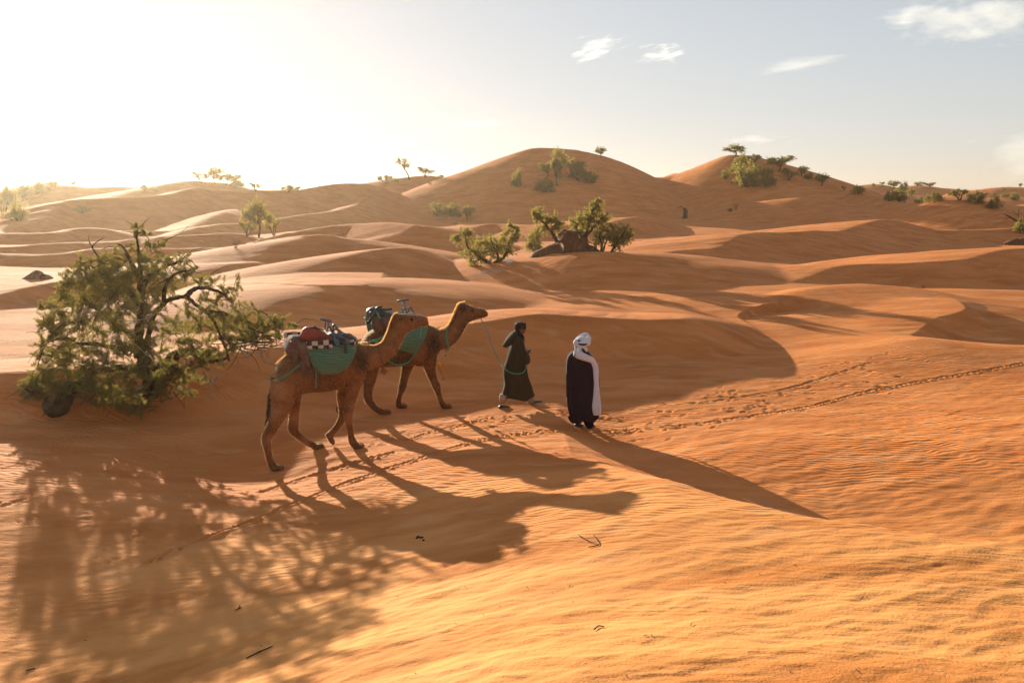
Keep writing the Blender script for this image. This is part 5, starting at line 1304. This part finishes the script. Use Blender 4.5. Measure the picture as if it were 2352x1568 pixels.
la([(320,740,.06),(285,900,.07),(240,1040,.09),(188,1120,.1)], [.085,.065,.05,.038]); la([(360,740,-.1),(450,900,-.1),(520,1060,-.1),(548,1135,-.1)], [.095,.075,.055,.040])
la([(385,330,.19),(430,470,.24),(485,590,.22)], [.055,.048,.042]); la([(485,590,.22),(488,550,.19),(484,520,.16)], [.040,.034,.028])
la([(385,330,-.19),(430,470,-.24),(480,560,-.2)], [.055,.048,.042]); la([(480,560,-.2),(490,530,-.12),(488,515,-.04)], [.040,.034,.028])
wr = P(484, 522, .16); hand(m, wr, Vector((0.25, .35, 1)), S1.F * -1 + S1.N * -.6, 1, .95, 1.25)
wl = P(488, 512, -.03); hand(m, wl, Vector((.5, -.2, .75)), S1.F * .2 + S1.N * .9, -1, .95, 1.2)
b = m.build('body', SKIN); fuse(b, .0085, 2, .4); rel(b, man1)
m = MB(); m.ball(P(472, 207, .043), (.008, .008, .007), 8, 6); m.build('eye', EYE_M, man1)
m = MB()
rb = folds(sect(S1, [(352,278,425,290,.10),(330,308,447,335,.195),(302,390,462,430,.235),(272,470,474,490,.225),(238,600,488,610,.215),(202,720,492,700,.22),(203,800,506,800,.235),(214,890,540,900,.24),(192,980,562,985,.25),(172,1052,580,1036,.25)], 40, .9), .028, 1.3, .15, 7)
for i, rg in enumerate(rb[-6:]):          # hem dips in the middle, split over the stride
    for k, p in enumerate(rg):
        f = (p - P(172, 1052)).dot(S1.F) / (P(578, 1036) - P(172, 1052)).dot(S1.F)
        rg[k] = p - Vector((0, 0, .085 * (i / 5) ** 2 * math.exp(-((f - .62) / .17) ** 2)))
m.rings(rb)
sl = [(372,312,.16,.085),(395,400,.235,.088),(430,500,.255,.095),(468,580,.24,.10),(490,605,.22,.085),(493,570,.20,.070),(488,540,.17,.058)]
Q = smoothline(sl, 5); m.tube([P(q[0], q[1], q[2]) for q in Q], [q[3] for q in Q], 14)
Q = smoothline([(a, b_, -c, d) for a, b_, c, d in sl[:5]] + [(494,560,-.15,.07),(488,535,-.08,.055)], 5); m.tube([P(q[0], q[1], q[2]) for q in Q], [q[3] for q in Q], 14)
o = m.build('robe', OLIVE); fuse(o, .011, 3, .4); rel(o, man1)
m = MB()   # hood hanging down the back
m.rings(sect(S1, [(345,235,400,285,.10),(318,240,352,330,.14),(285,270,315,370,.15),(255,305,285,405,.13),(225,350,255,430,.10),(197,400,225,438,.05),(188,418,195,432,.02)], 18)); o = m.build('hood', OLIVE); fuse(o, .011, 3, .4); rel(o, man1)
m = MB()   # headscarf wound round head and neck, end hanging on the chest
m.rings(sect(S1, [(372,118,425,114,.05),(352,132,455,130,.085),(342,155,476,160,.108),(340,180,483,186,.112),(342,196,478,200,.112)], 20)); m.rings(sect(S1, [(345,190,400,195,.11),(342,230,405,232,.11),(338,260,430,262,.105),(335,285,455,288,.11),(352,305,462,322,.10),(395,320,466,345,.06),(425,335,462,358,.03)], 18))
for i in range(4):
    y = 140 + 18 * i; Q = [P(342 + 3 * abs(i - 2), y + 10, 0), P(400, y + 4, .118), P(478, y, 0), P(410, y + 6, -.118)]; Q = smoothline([tuple(q) for q in Q + [Q[0]]], 8); m.tube([Vector(q) for q in Q], .018, 7)
o = m.build('headscarf', BLACKC); fuse(o, .009, 2, .4); rel(o, man1)
for (x, y, o_, x2, y2) in ((205,1030,.1,175,1125), (540,1050,-.1,552,1140)):
    m = MB(); Q = [P(x, y, o_), P((x + x2) / 2 - 2, (y + y2) / 2, o_), P(x2 + 20 * (o_ > 0), y2, o_)]; m.tube(Q, [.085, .078, .062], 14); m.build('trouser_leg', CREAM, man1)
m = MB(); a_ = P(140, 1162, .1); b_ = P(280, 1172, .1); g = min(ground(a_.x, a_.y), ground(b_.x, b_.y)); a_.z = ground(a_.x, a_.y) + .005; b_.z = ground(b_.x, b_.y) + .005; shoe(m, S1, a_, b_); m.build('shoe', SHOE, man1)
m = MB(); a_ = P(532, 1178, -.1); a_.z = max(a_.z, ground(a_.x, a_.y) + .005); b_ = P(688, 1118, -.1); shoe(m, S1, a_, b_); m.build('shoe', SHOE, man1)
PHONE = simple('dark handset', (.01, .01, .012), None, 8, .3)
m = MB(); m.box(P(512, 489, .10), (.035, .07, .125), Matrix.Rotation(.9, 3, 'Y')); o = m.build('handset', PHONE, None, False); tag(o, 'small dark handset held up in the hand of the person leading the camels', 'phone')
# lead rope from the camel's mouth round the man's hip to his hands
L1 = [SB.p(1812, 235, .03), SB.p(1818, 262, .03)]
L2 = [(0,240),(40,375),(100,520),(160,625)]
end = P(205, 690, .12); st = L1[1]; pts = L1[:]
for i, (cx, cy) in enumerate(L2):
    t = (i + 1) / (len(L2) + 1.0); Yd = st.y + (end.y - st.y) * t; px, py = (cx / 3.136 + 1950) * .574219, (cy / 3.136 + 1250) * .574219
    pts.append(at(px, py, Yd))
pts += [P(208, 690, .19), P(262, 740, .275), P(330, 764, .30), P(400, 766, .30), P(450, 748, .28), P(478, 705, .24), P(488, 650, .20), P(493, 620, .12), P(492, 560, .0), P(486, 530, -.03)]
o = cord('lead_rope', GROPE, pts, .0115, 'long green lead rope hanging from the front camel to the olive robed person', 'rope')
# ---- the man in purple with the white turban
f1 = hit((1150 / 3.136 + 1950) * .5742, (1425 / 3.136 + 1250) * .5742)
S2 = Fig(1340, f1.y - .02, 8); P = S2.p
man2 = empty('person', f1); tag(man2, 'person seen from behind in a dark purple robe with a white turban and long scarf', 'person')
m = MB()
m.rings(sect(S2, [(1140,318,1240,318,.06),(1118,345,1262,345,.092),(1112,385,1264,390,.098),(1122,425,1256,430,.092),(1140,455,1240,460,.065),(1150,480,1235,490,.062),(1070,520,1300,545,.12),(1030,620,1330,640,.14),(1050,800,1320,820,.13),(1060,900,1330,920,.14)], 18))
m.ball(P(1262, 400, -.03), (.03, .03, .035), 8, 6)
la = lambda pts, rs: m.tube([Vector(q) for q in smoothline([tuple(P(*q)) for q in pts], 4)], [x for x in np.interp(np.linspace(0, len(rs) - 1, 4 * (len(pts) - 1) + 1), range(len(rs)), rs)], 12)
la([(1130,880,0),(1120,1150,.02),(1130,1390,.04)], [.09,.065,.042]); la([(1250,880,0),(1265,1150,-.04),(1285,1420,0)], [.09,.065,.042])
la([(1040,560,0),(1020,760,-.02),(1060,900,-.16)], [.055,.045,.035]); la([(1320,600,0),(1375,800,-.04),(1385,960,-.12)], [.055,.045,.032])
hand(m, P(1386, 962, -.12), Vector((.25, .35, -.9)), Vector((-.6, -.3, 0)), 1, 1.0, .7); hand(m, P(1062, 902, -.17), Vector((.6, .7, -.2)), Vector((.2, -.2, .5)), -1, 1.0, .9)
b = m.build('body', SKIN); fuse(b, .0085, 2, .4); rel(b, man2)
m = MB()
m.rings(folds(sect(S2, [(1128,462,1248,470,.08),(1062,490,1300,530,.15),(1012,540,1338,590,.175),(990,640,1358,680,.185),(992,800,1368,830,.19),(994,950,1376,980,.20),(998,1100,1388,1130,.21),(1014,1200,1394,1230,.215),(1034,1270,1396,1290,.21),(1044,1322,1340,1352,.19)], 44, .85), .034, 2.1, .1, 8))
Q = smoothline([(1250,1220,.0,.16),(1262,1320,.0,.125),(1275,1390,.0,.10),(1290,1440,.0,.075)], 5); m.tube([P(*q[:3]) for q in Q], [q[3] for q in Q], 14)
Q = smoothline([(1130,1230,.05,.14),(1130,1320,.05,.105),(1130,1385,.05,.085)], 5); m.tube([P(*q[:3]) for q in Q], [q[3] for q in Q], 14)
o = m.build('robe', PURPLE); fuse(o, .0115, 3, .4); rel(o, man2)
# white scarf: across the shoulders, then down the right side
m = MB()
m.rings(folds(sect(S2, [(1082,482,1078,545,.035,.15),(1130,478,1120,575,.05,.17),(1200,500,1190,600,.05,.185),(1270,535,1260,620,.055,.18),(1320,560,1296,640,.07,.14),(1360,610,1298,700,.10,.06)], 24, .8), .010, .4, .0, 6))
m.rings(folds(sect(S2, [(1300,590,1350,600,.10,.04),(1292,650,1382,660,.13,.04),(1300,760,1388,770,.13,.05),(1312,860,1390,860,.11,.07),(1308,960,1398,960,.10,.09),(1296,1060,1410,1060,.10,.10),(1280,1160,1422,1150,.105,.11),(1286,1230,1424,1230,.10,.11),(1300,1275,1418,1282,.085,.11)], 34, .8), .020, 1.7, .1, 6))
o = m.build('scarf', WHITE); fuse(o, .010, 2, .4); rel(o, man2)
m = MB(); m.tube([P(1096, 480, .14), P(1110, 500, .16), P(1130, 520, .17), P(1160, 530, .17)], [.025, .03, .03, .02], 8)
m.rings(sect(S2, [(1086,400,1258,402,.105),(1092,440,1252,445,.105),(1098,475,1256,480,.105),(1086,520,1262,520,.12)], 22)); o = m.build('head_wrap', WHITE); fuse(o, .010, 3, .4); rel(o, man2)
m = MB()   # turban: thick turns of cloth round the crown, open on top
for (cy, rx, rz, r, tl) in ((388, .138, .125, .030, .02), (368, .145, .13, .033, .03), (345, .145, .132, .034, .045), (325, .125, .115, .030, .06)):
    c = P(1188, cy, 0); Q = []
    for k in range(29):
        a = 2 * math.pi * k / 28; Q.append(c + S2.F * math.cos(a) * rx + S2.N * math.sin(a) * rz + Vector((0, 0, math.cos(a) * tl - math.sin(a) * .035 + .01 * math.sin(3 * a + cy))))
    m.tube(Q, [r * (1 + .14 * math.sin(k * 1.1 + cy)) for k in range(29)], 9, False)
m.ball(P(1192, 330, 0), (.11, .10, .055), 14, 8); o = m.build('turban', WHITE); fuse(o, .009, 2, .35); rel(o, man2)
m = MB(); c = P(1185, 372, .02); Q = [c + S2.F * math.cos(a) * .118 + S2.N * math.sin(a) * .150 + Vector((0, 0, -math.sin(a) * .02)) for a in np.linspace(.55, 2.9, 14)]; m.tube(Q, [.006 + .014 * math.sin(math.pi * i / 13) for i in range(14)], 8); m.build('dark_fold', BLACKC, man2)
m = MB(); c = P(1180, 412, 0); Q = [c + S2.F * math.cos(a) * .142 + S2.N * math.sin(a) * .125 for a in np.linspace(-.2, 3.4, 18)]; m.tube(Q, .007, 6); m.build('head_cord', BLACKC, man2)
m = MB(); m.tube([Vector(q) for q in smoothline([tuple(P(*q)) for q in ((1178,440,.125),(1210,480,.135),(1245,520,.16),(1275,545,.165))], 5)], [.008,.012,.016,.02,.022,.022,.022,.022,.02,.02,.018,.018,.016,.014,.012,.008], 8); m.build('dark_fold', BLACKC, man2)
m = MB(); m.tube([Vector(q) for q in smoothline([tuple(P(*q)) for q in ((1112,418,.12),(1108,470,.15),(1098,520,.19),(1084,580,.205),(1078,640,.21))], 5)], .009, 6); m.build('head_cord', BLACKC, man2)
for (hx, hy, tx, ty, o_) in ((1105,1425,1190,1412,.06),(1262,1458,1335,1440,.0),):
    a_ = P(hx, hy, o_); b_ = P(tx, ty, o_ - .16); a_.z = ground(a_.x, a_.y) + .004; b_.z = ground(b_.x, b_.y) + .004
    m = MB(); shoe(m, S2, a_, b_); m.build('shoe', SHOE, man2)
m = MB(); m.tube([P(1040, 1300, 0), P(1052, 1345, .0), P(1080, 1380, .0)], [.06, .04, .03], 10); m.build('robe_tail', PURPLE, man2)
# ============================================================ CLOUDS (real volumes far behind the dunes)
def cloud_mat(name, dens, scale, stretch, thr, seed, soft=.35):
    m, nt = newmat(name); L = nt.links.new
    out = N(nt, 'ShaderNodeOutputMaterial'); v = N(nt, 'ShaderNodeVolumePrincipled'); v.inputs['Color'].default_value = (1, .985, .965, 1); v.inputs['Anisotropy'].default_value = .62
    tc = N(nt, 'ShaderNodeTexCoord'); mp = N(nt, 'ShaderNodeMapping'); mp.inputs['Scale'].default_value = stretch; mp.inputs['Location'].default_value = (seed, seed * .7, seed * 1.3); L(tc.outputs['Object'], mp.inputs[0])
    no = N(nt, 'ShaderNodeTexNoise'); no.inputs['Scale'].default_value = scale; no.inputs['Detail'].default_value = 6; no.inputs['Roughness'].default_value = .62; L(mp.outputs[0], no.inputs['Vector'])
    ln = N(nt, 'ShaderNodeVectorMath', operation='LENGTH'); L(tc.outputs['Object'], ln.inputs[0])
    fo = N(nt, 'ShaderNodeMapRange'); fo.inputs[1].default_value = .1; fo.inputs[2].default_value = 1; fo.inputs[3].default_value = -.22; fo.inputs[4].default_value = -1.0; L(ln.outputs['Value'], fo.inputs[0])
    ad = N(nt, 'ShaderNodeMath', operation='MULTIPLY_ADD'); L(no.outputs['Fac'], ad.inputs[0]); ad.inputs[1].default_value = 2.0; L(fo.outputs[0], ad.inputs[2])
    r = N(nt, 'ShaderNodeMapRange'); r.inputs[1].default_value = thr; r.inputs[2].default_value = thr + soft; r.inputs[4].default_value = dens; L(ad.outputs[0], r.inputs[0])
    L(r.outputs[0], v.inputs['Density']); L(v.outputs[0], out.inputs['Volume']); return m
def cloud(x0, x1, y0, y1, label, dens, scale=2.2, stretch=(1, 1, 1), thr=.55, seed=1.0, tilt=0.0, dist=4200.0, soft=.35):
    a = at(x0, (y0 + y1) / 2, dist); b = at(x1, (y0 + y1) / 2, dist); t = at((x0 + x1) / 2, y0, dist); bt = at((x0 + x1) / 2, y1, dist)
    m = MB(); m.ball((0, 0, 0), 1.0, 24, 14); m.f = [f[::-1] for f in m.f]; o = mesh_obj('cloud', m.v, m.f, cloud_mat('cloud vapour', dens, scale, stretch, thr, seed, soft), None, True)
    w = (b - a).length / 2; h = (t - bt).length / 2
    o.location = (a + b + t + bt) / 4; o.scale = (w, w * .45, h); o.rotation_euler = (0, tilt, 0)
    tag(o, label, 'cloud', 'clouds in the pale sky'); return o
cloud(1225, 1525, 52, 170, 'thin ragged cloud streak slanting up to the right above the tall dune', .0072, 2.2, (1.2, 1, 2.0), .62, 3.1, -.26)
cloud(1400, 1640, 66, 176, 'small ragged white cloud puff right beside the slanting streak', .0072, 2.2, (1.2, 1, 1.8), .60, 7.7, -.16)
cloud(1560, 2030, 104, 206, 'smooth lens shaped cloud above the second peak', .0048, .8, (1, 1, 1.6), .52, 2.2, -.09, soft=.6)
cloud(1880, 2560, -70, 140, 'large bright cumulus cloud cut by the top right corner', .0055, 2.4, (1.3, 1, 1.0), .52, 5.3, -.02)
cloud(950, 1250, 262, 306, 'very faint thin cloud band low over the left shoulder of the tall dune', .0022, 2.5, (1.8, 1, 1.0), .62, 4.4, -.03)
cloud(1580, 1900, 292, 350, 'faint flat cloud just above the tip of the second peak', .0020, 2.0, (1.6, 1, 1.2), .58, 9.4, -.03)
cloud(2020, 2850, 230, 450, 'broad hazy cloud bank rising low at the right edge', .0034, 1.5, (1.3, 1, 1), .50, 6.1, -.22, soft=.6)
# ============================================================ LIGHT, SKY, CAMERA
world = bpy.data.worlds.new('World'); SC.world = world; world.use_nodes = True
wn = world.node_tree; wn.nodes.clear()
wo = wn.nodes.new('ShaderNodeOutputWorld'); bg = wn.nodes.new('ShaderNodeBackground'); sk = wn.nodes.new('ShaderNodeTexSky')
sk.sky_type = 'NISHITA'; sk.sun_disc = False; sk.sun_elevation = SUN_EL; sk.sun_rotation = SUN_AZ
sk.air_density = SKY_AIR; sk.dust_density = SKY_DUST; sk.ozone_density = SKY_OZONE; sk.altitude = 700
bg.inputs[1].default_value = SKY_STRENGTH
hs = wn.nodes.new('ShaderNodeHueSaturation'); hs.inputs['Saturation'].default_value = SKY_SAT
tn = wn.nodes.new('ShaderNodeMix'); tn.data_type = 'RGBA'; tn.blend_type = 'MULTIPLY'; tn.inputs[0].default_value = 1; tn.inputs[7].default_value = (*SKY_TINT, 1)
wn.links.new(sk.outputs[0], hs.inputs['Color']); wn.links.new(hs.outputs[0], tn.inputs[6]); 
va = wn.nodes.new('ShaderNodeVectorMath'); va.operation = 'ADD'; va.inputs[1].default_value = (SKY_S0,) * 3
vd = wn.nodes.new('ShaderNodeVectorMath'); vd.operation = 'DIVIDE'; vs = wn.nodes.new('ShaderNodeVectorMath'); vs.operation = 'MULTIPLY'; vs.inputs[1].default_value = SKY_GAIN
wn.links.new(tn.outputs[2], va.inputs[0]); wn.links.new(tn.outputs[2], vd.inputs[0]); wn.links.new(va.outputs[0], vd.inputs[1]); wn.links.new(vd.outputs[0], vs.inputs[0]); wn.links.new(vs.outputs[0], bg.inputs[0]); wn.links.new(bg.outputs[0], wo.inputs[0])
sl = bpy.data.lights.new('sun', 'SUN'); sl.energy = SUN_POWER; sl.angle = R(.55); sl.color = SUN_COLOR
so = bpy.data.objects.new('sun', sl); COL.objects.link(so)
so.rotation_euler = (-SUN_DIR).to_track_quat('-Z', 'Y').to_euler(); so.location = (-40, 60, 40)
cam = bpy.data.cameras.new('camera'); cam.lens = 28; cam.sensor_width = 36; cam.clip_start = .05; cam.clip_end = 20000
co = bpy.data.objects.new('camera', cam); COL.objects.link(co)
co.location = (0, 0, EYE); co.rotation_euler = (math.pi / 2 - PITCH, 0, 0)
SC.camera = co
SC.view_settings.view_transform = 'Standard'; SC.view_settings.look = 'None'
SC.view_settings.exposure = EXPOSURE; SC.view_settings.gamma = 1
SC.cycles.max_bounces = 10; SC.cycles.diffuse_bounces = 6; SC.cycles.transparent_max_bounces = 8; SC.cycles.volume_bounces = 1
SC.cycles.use_denoising = True

# ---- dusty air: one even box of haze round the camera and the whole of the sand
hb = MB(); hb.box((0, 440, (HAZE_TOP - 4) / 2), (4200, 960, HAZE_TOP + 4))
hm_, hnt = newmat('haze'); ho = N(hnt, 'ShaderNodeOutputMaterial'); hv = N(hnt, 'ShaderNodeVolumePrincipled')
hv.inputs['Color'].default_value = (*HAZE_COLOR, 1); hv.inputs['Density'].default_value = HAZE_DENSITY; hv.inputs['Anisotropy'].default_value = HAZE_G
hnt.links.new(hv.outputs[0], ho.inputs['Volume'])
ha = hb.build('haze', hm_, None, False); tag(ha, kind='stuff')
